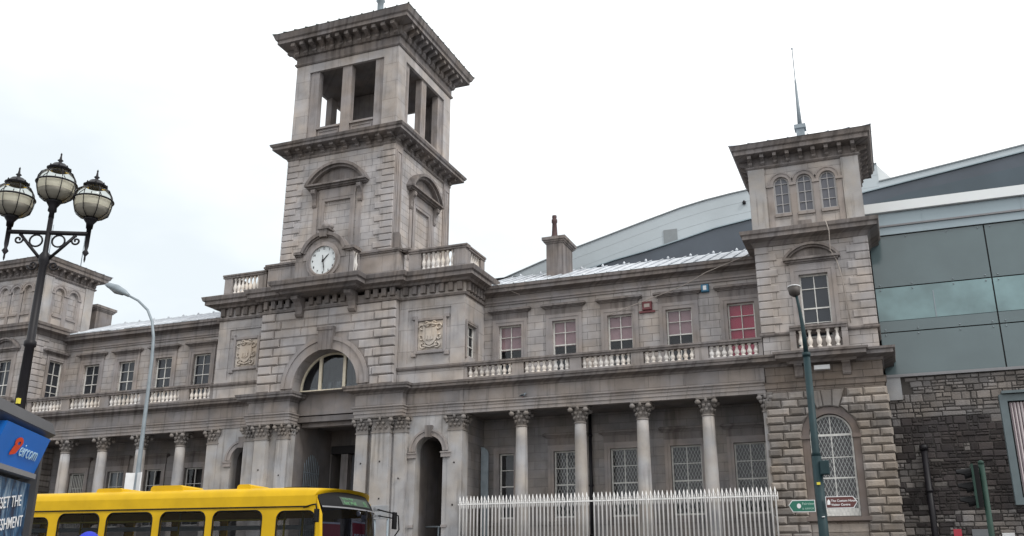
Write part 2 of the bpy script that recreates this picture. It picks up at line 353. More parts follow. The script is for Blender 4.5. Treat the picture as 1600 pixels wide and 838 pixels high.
    def build(s, name, material, parent=None, smooth=None):
        me = bpy.data.meshes.new(name); bm = bmesh.new()
        lay = bm.faces.layers.float.new('rnd'); V = [bm.verts.new(v) for v in s.v]
        for f, r, sm in zip(s.f, s.r, s.sm):
            try: q = bm.faces.new([V[i] for i in f])
            except ValueError: continue
            q[lay] = r; q.smooth = sm if smooth is None else smooth
        bmesh.ops.recalc_face_normals(bm, faces=bm.faces); bm.to_mesh(me); bm.free()
        if isinstance(material, str): material = M[material]
        me.materials.append(material); o = bpy.data.objects.new(name, me); C.objects.link(o)
        if parent: o.parent = parent
        return o

def tag(o, label, cat=None, group=None, kind=None):
    if label: o['label'] = label
    if cat: o['category'] = cat
    if group: o['group'] = group
    if kind: o['kind'] = kind
    return o
def thing(name, label, cat, loc=(0, 0, 0), rz=0, group=None):
    o = bpy.data.objects.new(name, None); C.objects.link(o); o.location = loc; o.rotation_euler = (0, 0, rz); o.empty_display_size = .5
    return tag(o, label, cat, group)
def copy_child(o, parent, loc):
    c = o.copy(); C.objects.link(c); c.parent = parent; c.location = loc; return c
def front(y): return lambda u, z, d: (u, y-d, z)
def right(x): return lambda u, z, d: (x+d, u, z)       # faces +x
def left(x): return lambda u, z, d: (x-d, u, z)        # faces -x
def back(y): return lambda u, z, d: (u, y+d, z)
def text(name, body, size, F3, material, parent, ext=.003, align='LEFT', bold=0):
    """F3: 4x4 matrix placing the text plane (x right, y up, z out)"""
    cu = bpy.data.curves.new(name, 'FONT'); cu.body = body; cu.size = size; cu.extrude = ext; cu.align_x = align; cu.offset = bold; cu.resolution_u = 3
    t = bpy.data.objects.new(name, cu); C.objects.link(t); bpy.context.view_layer.update()
    dg = bpy.context.evaluated_depsgraph_get(); me = bpy.data.meshes.new_from_object(t.evaluated_get(dg)); bpy.data.objects.remove(t)
    me.materials.clear(); me.materials.append(M[material]); me.transform(F3); o = bpy.data.objects.new(name, me); C.objects.link(o)
    if parent: o.parent = parent
    return o
def plane_matrix(origin, xd, zd):
    x = Vector(xd).normalized(); z = Vector(zd).normalized(); y = z.cross(x)
    m = Matrix((x, y, z)).transposed().to_4x4(); m.translation = Vector(origin); return m

# ------------------------------------------------------------------ setting
g = MB(); g.add([(-900, -700, 0), (900, -700, 0), (900, 1200, 0), (-900, 1200, 0)], [(0, 1, 2, 3)]); tag(g.build('ground', 'paving'), None, kind='structure')
g = MB(); g.box(-300, 300, 9.8, 25.0, -.1, .004); tag(g.build('road', 'asphalt'), None, kind='structure')
g = MB(); g.box(-300, 300, -30, 9.8, -.1, .12); tag(g.build('near_pavement', 'paving'), None, kind='structure')
g = MB(); g.box(-300, 300, 25.0, 36, -.1, .125); tag(g.build('far_pavement', 'paving'), None, kind='structure')
g = MB(); g.box(-300, 300, 9.8, 10.0, -.1, .13); g.box(-300, 300, 24.8, 25.0, -.1, .135); tag(g.build('kerb', 'kerb'), None, kind='structure')
g = MB()
for i in range(-40, 40): g.box(i*6, i*6+3, 17.3, 17.42, .002, .008)
g.box(-300, 300, 24.3, 24.4, .002, .008); g.box(-300, 300, 10.3, 10.4, .002, .008)
tag(g.build('road_markings', 'paint'), None, kind='structure')
g = MB(); g.box(-60, 8, 36, 62, -.1, 1.6)
for k in range(4): g.box(-34, -20, 34.6+.35*k, 36.01, .1, .45+.3*k)
tag(g.build('forecourt_terrace', 'paving'), None, kind='structure')

# ================================================================== THE STATION
ST = thing('railway_station', 'long grey granite railway station with a central clock tower, colonnades and corner pavilions', 'train station', (-27.3, 42, 0))
ST_OFF = Vector((27.3, -42, 0))
class SB_(MB):
    def add(s, vs_, fs, smooth=False, rnd=None):
        if not hasattr(s, 'ch'): s.ch = []
        s.ch.append((len(s.v), len(vs_), len(s.f), len(fs))); MB.add(s, vs_, fs, smooth, rnd)
    def build(s, name, material, parent=None, smooth=None, tol=.12):
        """pieces that do not touch become parts of their own"""
        p = parent or ST
        if p is ST and len(s.ch) > 1:
            bb = []
            for v0, nv, f0, nf in s.ch:
                q = s.v[v0:v0+nv]; bb.append([min(c[i] for c in q)-tol/2 for i in range(3)]+[max(c[i] for c in q)+tol/2 for i in range(3)])
            par = list(range(len(bb)))
            def fd(i):
                while par[i] != i: par[i] = par[par[i]]; i = par[i]
                return i
            for i in range(len(bb)):
                for j in range(i):
                    A, B = bb[i], bb[j]
                    if A[0] <= B[3] and B[0] <= A[3] and A[1] <= B[4] and B[1] <= A[4] and A[2] <= B[5] and B[2] <= A[5]: par[fd(i)] = fd(j)
            groups = {}
            for i in range(len(bb)): groups.setdefault(fd(i), []).append(i)
            if len(groups) > 1:
                best = None
                for g_ in sorted(groups.values(), key=len, reverse=True):
                    t = SB_()
                    for i in g_:
                        v0, nv, f0, nf = s.ch[i]; t.add(s.v[v0:v0+nv], [[k-v0 for k in f] for f in s.f[f0:f0+nf]], s.sm[f0] if nf else False, s.r[f0] if nf else None)
                    o = t.build(name, material, p, smooth, 1e9); best = best or o
                return best
        if p is ST: s.v = [(x+ST_OFF.x, y+ST_OFF.y, z) for x, y, z in s.v]
        return MB.build(s, name, material, p, smooth)
def sub(mb, name, material, parent):     # sub-part: built in station coordinates too (parents sit at identity under ST)
    mb.v = [(x+ST_OFF.x, y+ST_OFF.y, z) for x, y, z in mb.v]
    return MB.build(mb, name, material, parent)
def st_text(name, body, size, mtx, material, parent, **k):
    o = text(name, body, size, mtx, material, parent, **k); o.data.transform(Matrix.Translation(ST_OFF)); return o

FY, WY, GY = 42.0, 44.5, 44.62
XL, XR = -34.65, -19.35           # block corners
PLX, PRX = -48.6, -4.75            # inner corners of the pavilions
CX = -27.3

ENT = [(-.3, 9.30), (0.02, 9.30), (.02, 9.46), (.06, 9.47), (.06, 9.63), (.10, 9.64), (.10, 9.72), (.17, 9.78), (.17, 9.82), (.02, 9.83), (-.3, 9.83)]
FRZ = [(-.3, 9.82), (0, 9.82), (0, 10.50), (-.3, 10.50)]
COR = [(-.3, 10.45), (.05, 10.45), (.08, 10.54), (.22, 10.58), (.40, 10.62), (.46, 10.63), (.46, 10.74), (.52, 10.76), (.55, 10.87), (-.3, 10.90)]
def entab(path, name='entablature'):
    a = SB_(); a.sweep(path, ENT); a.sweep(path, FRZ); e = a.build(name, 'frieze')
    c = SB_(); c.sweep(path, COR); sub(c, 'cornice', 'cornice', e)
    return e
PY = 41.45
path_l = [(PLX+.05, FY), (XL, FY), (XL, FY-.05), (-31.75, FY-.05), (-31.75, PY), (-29.15, PY), (-29.15, 42.25)]
path_m = [(-29.17, 42.55), (-25.13, 42.55)]
path_r = [(-25.15, 42.25), (-25.15, PY), (-22.45, PY), (-22.45, FY-.05), (XR, FY-.05), (XR, FY), (PRX-.05, FY)]
entab(path_l); entab(path_r)
a = SB_(); a.box(-29.3, -25.0, 42.35, 43.2, 9.78, 10.95); a.box(-29.3, -25.0, 42.75, 43.2, 9.22, 9.76); a.build('portal_lintel', 'plain')

# ---- capitals and columns
def capital(mb, cx, cy, z0, z1, rx, ry, square):
    h = z1-z0
    def ring(n, zc, out, sc_, sh):
        for i in range(n):
            t = (i+.5*sh)/n*2*pi
            if square:
                c_, s_ = cos(t), sin(t); k = 1/max(abs(c_), abs(s_)); px, py = cx+c_*k*(rx+out), cy+s_*k*(ry+out)
            else: px, py = cx+cos(t)*(rx+out), cy+sin(t)*(ry+out)
            wv = sc_; mb.lathe(px, py, [(.2*wv, zc-.9*wv), (.75*wv, zc-.2*wv), (1.0*wv, zc+.45*wv), (.85*wv, zc+.8*wv), (.3*wv, zc+.95*wv)], 6)
    if square:
        for f0, f1, e0, e1 in ((0, .72, 0, .02), (.72, .88, .05, .12)):
            mb.box(cx-rx-e0, cx+rx+e0, cy-ry-e0, cy+ry+e0, z0+h*f0, z0+h*f1)
    else: mb.lathe(cx, cy, [(rx*.96, z0), (rx*1.0, z0+h*.5), (rx*1.18, z0+h*.8), (rx*1.3, z0+h*.88)], 16)
    mb.lathe(cx, cy, [(rx*1.0, z0-.02), (rx*1.12, z0), (rx*1.12, z0+.05), (rx*1.0, z0+.07)], 16) if not square else mb.box(cx-rx-.035, cx+rx+.035, cy-ry-.035, cy+ry+.035, z0-.02, z0+.05)
    n = 8 if not square else 12
    ring(n, z0+h*.30, .02, h*.11, 0); ring(n, z0+h*.55, .06, h*.12, 1)
    for sx in (-1, 1):
        for sy in (-1, 1):
            mb.lathe(cx+sx*(rx+.10), cy+sy*(ry+.10), [(h*.05, z0+h*.62), (h*.15, z0+h*.68), (h*.17, z0+h*.78), (h*.10, z0+h*.88)], 7)
    for sx, sy in ((0, -1), (0, 1), (1, 0), (-1, 0)):
        mb.lathe(cx+sx*(rx+.12), cy+sy*(ry+.12), [(h*.03, z0+h*.70), (h*.10, z0+h*.78), (h*.10, z0+h*.95), (h*.04, z0+h*1.0)], 6)
    e = .17
    mb.box(cx-rx-e, cx+rx+e, cy-ry-e, cy+ry+e, z0+h*.90, z0+h*.97); mb.box(cx-rx-e-.02, cx+rx+e+.02, cy-ry-e-.02, cy+ry+e+.02, z0+h*.965, z1)
colx = [-16.38, -13.42, -10.43, -7.43]; lcolx = [-45.15, -42.35, -39.55, -36.75]
rt_, rb_ = .268, .315
ey = 42.32
def shaftprof():
    P = [(rb_*1.35, 2.05), (rb_*1.35, 2.2), (rb_*1.45, 2.26), (rb_*1.35, 2.34), (rb_*1.15, 2.40), (rb_*1.25, 2.48), (rb_*1.05, 2.54)]
    for i in range(11):
        t = i/10; P.append((rb_-(rb_-rt_)*t**1.7, 2.6+t*(8.50-2.6)))
    return P
proto = None
def place_local(mb): mb.v = [(x, y, z) for x, y, z in mb.v]
for i, x in enumerate(colx+lcolx):
    if proto is None:
        a = MB(); a.lathe(0, 0, shaftprof(), 28); a.box(-.45, .45, -.45, .45, 1.6, 2.06); colo = a.build('column', 'shaft', ST)
        b = MB(); capital(b, 0, 0, 8.50, 9.30, rt_, rt_, False); cap = b.build('capital', 'capital', colo); proto = (colo, cap)
    else:
        colo = proto[0].copy(); C.objects.link(colo); colo.parent = ST
        cap = proto[1].copy(); C.objects.link(cap); cap.parent = colo
    colo.location = (x+ST_OFF.x, ey+ST_OFF.y, 0)
    colo['group'] = 'columns of the colonnades'
# pilasters: (x0,x1,y front,y back)
for x0, x1, y0, y1 in [(-25.1, -24.42, 41.60, 42.2), (-24.12, -23.12, 41.48, 42.2), (-22.98, -22.3, 41.72, 42.2), (-20.12, XR, 41.95, 42.65),
                       (-29.88, -29.2, 41.60, 42.2), (-31.2, -30.45, 41.48, 42.2), (-32.05, -31.4, 41.72, 42.2), (XL, -33.95, 41.95, 42.65), (-4.98, -4.70, 42.0, 42.6), (PLX+.02, PLX+.26, 42.0, 42.6)]:
    a = SB_(); a.box(x0, x1, y0, y1, 2.1, 8.50); a.box(x0-.06, x1+.06, y0-.06, y1, 1.6, 2.5); p = a.build('pilaster', 'shaft')
    b = MB(); capital(b, (x0+x1)/2, (y0+y1)/2, 8.50, 9.30, (x1-x0)/2, (y1-y0)/2, True); sub(b, 'capital', 'capital', p)

# ---- windows
def sash(F, u0, u1, z0, z1, d, nx, rails, arch=False, fm='white_frame', pane='pane', blind=None, blind_z=None, grille=False, room=1.0, rw=.12, extra_h=(), name='window'):
    """window part: frame with glazing bars; children pane, blind, security_grille, dark room behind"""
    ft, bt = .07, .038
    a = SB_(); r = (u1-u0)/2; uc = (u0+u1)/2; zs = z1-r if arch else z1
    def bar(a0, a1, b0, b1, e=.0): a.fbox(F, a0, a1, b0, b1, d-.03, d+.03+e)
    bar(u0, u0+ft, z0, zs); bar(u1-ft, u1, z0, zs); bar(u0+ft, u1-ft, z0, z0+ft*1.3)
    if arch: a.arcband(F, uc, zs, r-ft, r, d-.03, d+.03, n=14)
    else: bar(u0+ft, u1-ft, z1-ft, z1)
    for i in range(1, nx):
        x = u0+(u1-u0)*i/nx; top = zs+sqrt(max(0, r*r-(x-uc)**2))-ft if arch else z1-ft
        bar(x-bt/2, x+bt/2, z0+ft, top, .004)
    for z, th in rails: bar(u0+ft, u1-ft, z-th/2, z+th/2, .009)
    o = a.build(name, fm)
    b = SB_(); pts = ([(u0+.01, z0+.01), (u1-.01, z0+.01)]+[(uc+(r-.01)*cos(pi*i/14), zs+(r-.01)*sin(pi*i/14)) for i in range(15)]) if arch else [(u0+.01, z0+.01), (u1-.01, z0+.01), (u1-.01, z1-.01), (u0+.01, z1-.01)]
    b.add([F(u_, z_, d-.01) for u_, z_ in pts], [tuple(range(len(pts)))]); sub(b, 'pane', pane, o)
    k = MB()   # room recess behind (open at the front)
    P = [F(u0-rw, z0-.2, d-.05), F(u1+rw, z0-.2, d-.05), F(u1+rw, z1+.2, d-.05), F(u0-rw, z1+.2, d-.05)]
    Q = [F(u0-rw, z0-.2, d-.05-room), F(u1+rw, z0-.2, d-.05-room), F(u1+rw, z1+.2, d-.05-room), F(u0-rw, z1+.2, d-.05-room)]
    k.add(P+Q, [(4, 5, 6, 7), (0, 1, 5, 4), (1, 2, 6, 5), (2, 3, 7, 6), (3, 0, 4, 7)]); sub(k, 'room_recess', 'room', o)
    if blind:
        k = MB(); k.fbox(F, u0+.04, u1-.04, blind_z, z1-.03, d-.085, d-.07); sub(k, 'blind', blind, o)
    if grille:
        k = MB(); gx, gz, dd = .075, .165, d+.05
        for sgn in (1, -1):
            c = -60
            m_ = gz/gx
            for c in [z0-(u1-u0)*m_+i*gz*2 for i in range(int(((z1-z0)+(u1-u0)*m_)/(gz*2))+2)]:
                # line z = c + m*(u-u0)  (sgn 1) or z = c + m*(u1-u)
                ua, ub = 0., (u1-u0)
                lo = max(0, (z0-c)/m_); hi = min(ub, (z1-c)/m_)
                if arch:
                    # clip to arch by sampling
                    n_ = 40; best = None
                    for q in range(n_+1):
                        s_ = lo+(hi-lo)*q/n_; uu = (u0+s_) if sgn > 0 else (u1-s_)
                        zz = c+m_*s_; ins = zz <= zs or (uu-uc)**2+(zz-zs)**2 <= (r-.02)**2
                        if ins: best = (best[0], s_) if best else (s_, s_)
                    if not best: continue
                    lo, hi = best
                if hi-lo < .02: continue
                uA, uB = (u0+lo, u0+hi) if sgn > 0 else (u1-lo, u1-hi); zA, zB = c+m_*lo, c+m_*hi
                t = .0062
                k.add([F(uA-t, zA, dd), F(uA+t, zA, dd), F(uB+t, zB, dd), F(uB-t, zB, dd), F(uA, zA, dd-.012), F(uB, zB, dd-.012)], [(0, 1, 2, 3), (0, 3, 5, 4), (1, 4, 5, 2)])
        sub(k, 'security_grille', 'grille_paint', o)
    return o
def surround(F, u0, u1, z0, z1, hood, hw, name='window_surround', fw_=.24, ped=None, sill=True):
    """eared architrave with hood / segmental pediment around an opening"""
    a = SB_()
    a.fbox(F, u0-fw_, u0, z0, z1+fw_, 0, .05); a.fbox(F, u1, u1+fw_, z0, z1+fw_, 0, .05); a.fbox(F, u0, u1, z1, z1+fw_, 0, .05)
    a.fbox(F, u0-fw_-.03, u0-fw_*.55, z0, z1+fw_+.03, .05, .075); a.fbox(F, u1+fw_*.55, u1+fw_+.03, z0, z1+fw_+.03, .05, .075); a.fbox(F, u0-fw_*.55, u1+fw_*.55, z1+fw_*.55, z1+fw_+.03, .05, .072)
    o = a.build(name, 'plain'); c = (u0+u1)/2
    b = MB()
    if hood:
        b.fbox(F, u0-fw_-.05, u1+fw_+.05, z1+fw_+.03, hood-.20, 0, .06)
        b.fbox(F, c-hw+.14, c+hw-.14, hood-.20, hood-.14, 0, .12); b.fbox(F, c-hw+.06, c+hw-.06, hood-.14, hood-.09, 0, .19); b.fbox(F, c-hw, c+hw, hood-.09, hood, 0, .27)
        b.prism(F, [(c-hw, hood), (c+hw, hood), (c+hw-.1, hood+.05), (c-hw+.1, hood+.05)], 0, .20)
        sub(b, 'hood_moulding', 'cornice', o)
    return o
def segped(F, c, hw, z0, z1, d, parent=None, name='segmental_pediment', th=.2, solid=True):
    """segmental pediment: base moulding at z0, arc rising to z1"""
    h = z1-z0; R = (hw*hw+h*h)/(2*h); zc = z1-R; aa = math.asin(hw/R)
    a = SB_() if parent is None else MB()
    a.arcband(F, c, zc, R-th*.55, R, 0, d, pi/2-aa, pi/2+aa, 18); a.arcband(F, c, zc, R-th, R-th*.55, 0, d*.66, pi/2-aa*.97, pi/2+aa*.97, 18)
    a.fbox(F, c-hw, c+hw, z0-.10, z0, 0, d*.98); a.fbox(F, c-hw+.08, c+hw-.08, z0-.19, z0-.10, 0, d*.66); a.fbox(F, c-hw+.14, c+hw-.14, z0-.25, z0-.19, 0, d*.4)
    pts = [(c-hw*.92, z0)]+[(c+(R-th)*sin(-aa*.93+2*aa*.93*i/12), max(z0+.001, zc+(R-th)*cos(-aa*.93+2*aa*.93*i/12))) for i in range(13)]+[(c+hw*.92, z0)]
    a.prism(F, pts, 0, .05)
    return a.build(name, 'cornice') if parent is None else sub(a, name, 'cornice', parent)
def console(F, c, z0, z1, w_, d, name='console'):
    a = SB_(); pts = []
    h = z1-z0
    prof = [(0, 0), (.25, .03), (.38, .14), (.30, .30), (.36, .5), (.62, .68), (.95, .78), (1, .9), (.92, 1), (0, 1)]
    L_ = [F(c-w_/2, z0+h*q, d*p) for p, q in prof]; R_ = [F(c+w_/2, z0+h*q, d*p) for p, q in prof]; n = len(prof)
    a.add(L_+R_, [tuple(range(n)), tuple(range(2*n-1, n-1, -1))]+[(i, (i+1) % n, n+(i+1) % n, n+i) for i in range(n)])
    return a.build(name, 'cornice')
def quoins(F, u0, u1, z0, z1, rows, long_, short_, d=.045, side='both', ch=.03, name='quoins', m='quoin'):
    a = SB_(); h = (z1-z0)/rows
    for k in range(rows):
        L_ = long_ if k % 2 else short_
        za, zb = z0+k*h+.018, z0+(k+1)*h-.018
        if side in ('both', 'l'): a.cbox(F, u0, u0+L_, za, zb, 0, d, ch)
        if side in ('both', 'r'): a.cbox(F, u1-L_, u1, za, zb, 0, d, ch)
    return a.build(name, m)

# ---- balustrades
def bal_profile():
    return [(.10, 0), (.10, .06), (.06, .07), (.07, .10), (.115, .18), (.115, .25), (.07, .34), (.05, .44), (.06, .49), (.09, .51), (.09, .57)]
_b = MB(); _b.lathe(0, 0, bal_profile(), 10); balu0 = None
def balustrade(F, segs, u0, u1, z0, z1, dep=.34, parent_mat='frieze', name='balustrade', cap='cornice', sp=.285, hgt=.57, e0=0, e1=0):
    """segs: list of (a,b) baluster runs; everything between is solid pier"""
    global balu0
    zb, zt = z0+.17, z1-.2
    a = SB_(); a.fbox(F, u0, u1, z0, zb, -dep, 0)
    cur = u0
    for s0, s1 in segs:
        if s0-cur > .02: a.fbox(F, cur, s0, zb, zt, -dep+.02, -.02)
        cur = s1
    if u1-cur > .02: a.fbox(F, cur, u1, zb, zt, -dep+.02, -.02)
    o = a.build(name, parent_mat)
    c = MB(); c.fbox(F, u0-e0, u1+e1, zt, z1-.09, -dep-.02, .03); c.fbox(F, u0-e0, u1+e1, z1-.09, z1, -dep-.07, .08); sub(c, 'coping', cap, o)
    for s0, s1 in segs:
        n = max(2, round((s1-s0)/sp)); hh = (zt-zb)/.57
        for i in range(n):
            u = s0+(s1-s0)*(i+.5)/n; P = F(u, zb, -dep/2)
            if balu0 is None:
                balu0 = _b.build('baluster', 'baluster', o); q = balu0
            else:
                q = balu0.copy(); C.objects.link(q); q.parent = o
            q.location = (P[0]+ST_OFF.x, P[1]+ST_OFF.y, P[2]); q.scale = (1, 1, hh); q.rotation_euler = (0, 0, random.random()*3)
            q['group'] = 'balusters'
    return o
FB = front(FY-.02)
# right wing
P_ = [-19.3, -16.76, -16.17, -13.80, -13.22, -10.79, -10.2, -7.80, -7.2, -4.80]
balustrade(FB, [(P_[0]+.12, P_[1]), (P_[2], P_[3]), (P_[4], P_[5]), (P_[6], P_[7]), (P_[8], P_[9]-.15)], XR+.02, PRX-.03, 10.90, 11.82)
Pl = [(-48.2, -45.72), (-45.15, -42.75), (-42.15, -39.75), (-39.17, -36.95), (-36.35, -34.85)]
balustrade(FB, Pl, PLX+.1, XL-.02, 10.90, 11.90)
# balcony floors
a = SB_(); a.box(PLX, XL, FY-.2+.3, WY+.2, 10.3, 10.88); a.box(XR, PRX, FY+.1, WY+.2, 10.3, 10.88)
a.build('balcony_floor', 'plain')
a = SB_(); a.box(PLX, XL, FY+.3, GY+.1, 9.34, 9.6); a.box(XR, PRX, FY+.3, GY+.1, 9.34, 9.6); a.build('loggia_ceiling', 'hall')

# ---- wing walls
def wing(x0, x1, winc, blinds, zoff=0):
    F = front(WY); w2 = .64; zt = 14.22+zoff
    ops = [(c-w2, c+w2, 11.45, zt, False) for c in winc]
    a = SB_(); a.wall(F, x0, x1, 10.85, 15.48, ops, .28); a.fbox(F, x0, x1, 10.6, 10.9, -.5, .0); a.build('upper_wall', 'ashlar')
    a = SB_(); a.fbox(F, x0, x1, 15.36, 15.48, -.05, .07); a.fbox(F, x0, x1, 15.48, 15.58, -.05, .13); a.fbox(F, x0, x1, 15.58, 15.86, -.05, .03); e = a.build('entablature', 'plain')
    b = MB(); b.sweep([(x0, WY), (x1, WY)], [(-.05, 15.83), (.10, 15.83), (.14, 15.90), (.30, 15.94), (.52, 15.97), (.52, 16.12), (.60, 16.17), (.62, 16.30), (-.05, 16.34)]); sub(b, 'cornice', 'cornice', e)
    for c, bl in zip(winc, blinds):
        sash(F, c-w2, c+w2, 11.45, zt, -.2, 2, [(zt-.62, .028), (zt-1.27, .06), (zt-1.9, .03)] if zoff == 0 else [(zt-.62, .028), (zt-1.25, .05), (zt-1.9, .03)], blind=bl, blind_z=(zt-1.32+random.choice((-.12, 0, .03, .1)) if bl == 'blind' else 11.6), pane='pane' if bl else 'pane_dark')
        surround(F, c-w2, c+w2, 11.2, zt, 15.08, 1.20, fw_=.3)
wing(XR, PRX, [-17.86, -14.88, -11.93, -8.94, -5.94], ['blind']*4+['blind_red'])
wing(PLX, XL, [-46.35, -43.5, -40.63, -37.75], [None]*4, .15)
# ground floor loggia walls
F = front(GY)
gw = [(-18.48, -17.68), (-15.56, -14.3), (-12.66, -11.32), (-9.70, -8.25), (-6.75, -5.3)]
ops = [(a_, b_, 4.38, 7.58, False) for a_, b_ in gw]
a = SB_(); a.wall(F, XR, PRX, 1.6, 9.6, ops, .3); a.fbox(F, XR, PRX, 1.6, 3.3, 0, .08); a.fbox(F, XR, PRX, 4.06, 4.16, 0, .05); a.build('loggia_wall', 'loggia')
for i, (a_, b_) in enumerate(gw):
    sash(F, a_, b_, 4.38, 7.58, -.18, 2 if i else 1, [(6.75, .03), (5.95, .055), (5.15, .03)], grille=(i > 0))
    surround(F, a_, b_, 4.2, 7.58, 8.42 if i else None, (b_-a_)/2+.5, fw_=.26)
lw = [(-47.0, -45.8), (-44.0, -42.75), (-41.15, -39.95), (-38.25, -36.95)]
ops = [(a_, b_, 4.38, 7.65, False) for a_, b_ in lw]
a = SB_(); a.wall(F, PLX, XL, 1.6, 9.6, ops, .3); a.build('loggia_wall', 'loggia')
for i, (a_, b_) in enumerate(lw):
    o = sash(F, a_, b_, 4.38, 7.65, -.18, 2, [(6.75, .03), (5.95, .055), (5.15, .03)], blind='blind_wht' if i == 1 else None, blind_z=5.9)
    if i == 0:
        k = MB()
        for j in range(9): k.fbox(F, a_+.08+j*(b_-a_-.16)/8-.02, a_+.08+j*(b_-a_-.16)/8+.02, 4.4, 7.5, -.06, -.02)
        sub(k, 'window_bars', 'white_frame', o)
    surround(F, a_, b_, 4.2, 7.65, 8.5, (b_-a_)/2+.5, fw_=.26)
# drainpipe in right loggia
a = SB_(); a.tube([(-13.62, GY-.13, 1.6), (-13.62, GY-.13, 9.3)], .085, 10)
for z in (3.5, 5.8, 8.2): a.lathe(-13.62, GY-.13, [(.12, z), (.12, z+.09)], 10)
a.build('drainpipe', 'iron')
a = SB_(); a.fbox(front(GY), -19.25, -18.85, 3.2, 7.5, .5, .56); a.arcband(front(GY), -19.25, 7.5, .02, .40, .5, .56, 0, pi/2, 6); a.build('gate_leaf', 'galv')

# ---- portal block
# flank walls with arched doors
F = front(FY-.02)
for x0, x1, da, db in ((-22.4, XR, -21.88, -20.38), (XL, -31.45, -33.0, -31.5-.0)):
    if x0 < -30: da, db = -33.0, -31.55
    a = SB_(); a.wall(F, x0, x1, 1.6, 9.35, [(da, db, 1.6, 8.28, True)], .55); a.build('block_wall', 'shaft')
    c = (da+db)/2; r = (db-da)/2; zs = 8.28-r
    b = SB_(); b.arcband(F, c, zs, r, r+.30, 0, .08); b.arcband(F, c, zs, r+.22, r+.32, .08, .13); e = b.build('arch_surround', 'plain')
    k = MB(); k.prism(F, [(c-.14, 8.2), (c+.14, 8.2), (c+.2, 8.78), (c-.2, 8.78)], 0, .2); sub(k, 'keystone', 'cornice', e)
    for m0, m1 in ((da-.42, da+.06), (db-.06, db+.42)):
        k = MB(); k.fbox(F, m0, m1, zs-.32, zs-.06, 0, .12); k.fbox(F, m0-.03, m1+.03, zs-.12, zs-.055, .02, .16); sub(k, 'impost', 'plain', e)
    k = MB()
    k.fbox(F, da-.3, da, 3.9, 4.02, 0, .08); k.fbox(F, db, db+.3, 3.9, 4.02, 0, .08); sub(k, 'dado_band', 'plain', e)
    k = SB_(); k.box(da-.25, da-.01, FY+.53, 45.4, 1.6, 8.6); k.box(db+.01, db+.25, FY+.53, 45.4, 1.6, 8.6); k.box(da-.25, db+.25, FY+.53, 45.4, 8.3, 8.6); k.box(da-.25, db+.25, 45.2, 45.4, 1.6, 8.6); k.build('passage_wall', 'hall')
    k = SB_(); k.box(c-.3, c-.2, 45.0, 45.1, 1.6, 7.2); k.box(c+.35, c+.42, 45.0, 45.1, 1.6, 7.2); k.box(c-.3, c+.42, 45.0, 45.1, 5.4, 5.48); k.build('passage_door_frame', 'greytrim')
a = SB_(); a.tube([(-21.9+.1, FY+1.2, 4.0), (-20.4, FY+1.2, 4.0)], .04, 6); a.tube([(-21.1, FY+1.2, 1.6), (-21.1, FY+1.2, 4.0)], .05, 6); a.build('handrail', 'galv')
# sides of the block beside the loggias, portal piers, interior
a = SB_(); a.box(XR-.5, XR-.02, FY+.02, GY+.3, 1.6, 9.6); a.box(XL+.02, XL+.5, FY+.02, GY+.3, 1.6, 9.6); a.build('block_side_wall', 'loggia')
a = SB_()
a.box(-25.15, -22.42, 41.83, 42.2, 1.6, 9.32);
a.box(-31.75, -29.15, 41.83, 42.2, 1.6, 9.32);
a.build('portal_pier', 'shaft')
a = SB_(); a.box(-25.13, -24.2, 42.2, 48.5, 1.6, 9.4); a.box(-30.1, -29.17, 42.2, 48.5, 1.6, 9.4); a.build('portal_side_wall', 'hall')
a = SB_(); a.box(-30, -24.3, 42.3, 49, 9.42, 9.7); a.build('portal_ceiling', 'hall')
F = front(45.75)
a = SB_(); a.wall(F, -29.3, -24.2, 1.6, 9.5, [(-29.1, -24.9, 1.6, 8.6, False)], .5); a.build('portal_back_wall', 'hall')
a = SB_(); a.fbox(F, -30.2, -24, 1.6, 9.6, -2.1, -2.0); a.build('hall_wall', 'loggia')
a = SB_(); a.fbox(F, -29.08, -24.92, 8.15, 8.58, -.4, .1); a.build('hall_beam', 'dark')
a = SB_(); a.fbox(F, -28.45, -28.0, 1.6, 8.13, -.3, .05); a.build('hall_post', 'plain')
a = SB_(); a.fbox(F, -27.95, -26.2, 1.6, 8.1, -.35, -.3); a.fbox(F, -27.6, -27.5, 1.6, 8.1, -.3, -.22); a.fbox(F, -27.95, -26.2, 5.6, 5.72, -.3, -.23); a.build('hall_door', 'slate')
a = SB_(); a.fbox(F, -24.9, -26.1, 6.5, 6.6, -1, -.9); a.build('hall_sign_bar', 'greytrim')
a = SB_()
for i in range(8): a.tube([(-29.9+.02+i*.0, 0, 0), (-29.9, 0, .01)], .001, 3) if False else None
for i in range(9): a.box(-29.08, -29.05, 43.1+i*.17, 43.14+i*.17, 3.2, 7.4+.5*sin(pi*i/8))
for z in (3.4, 5.2, 6.9): a.box(-29.09, -29.04, 43.08, 44.5, z, z+.05)
a.build('iron_gate', 'galv')

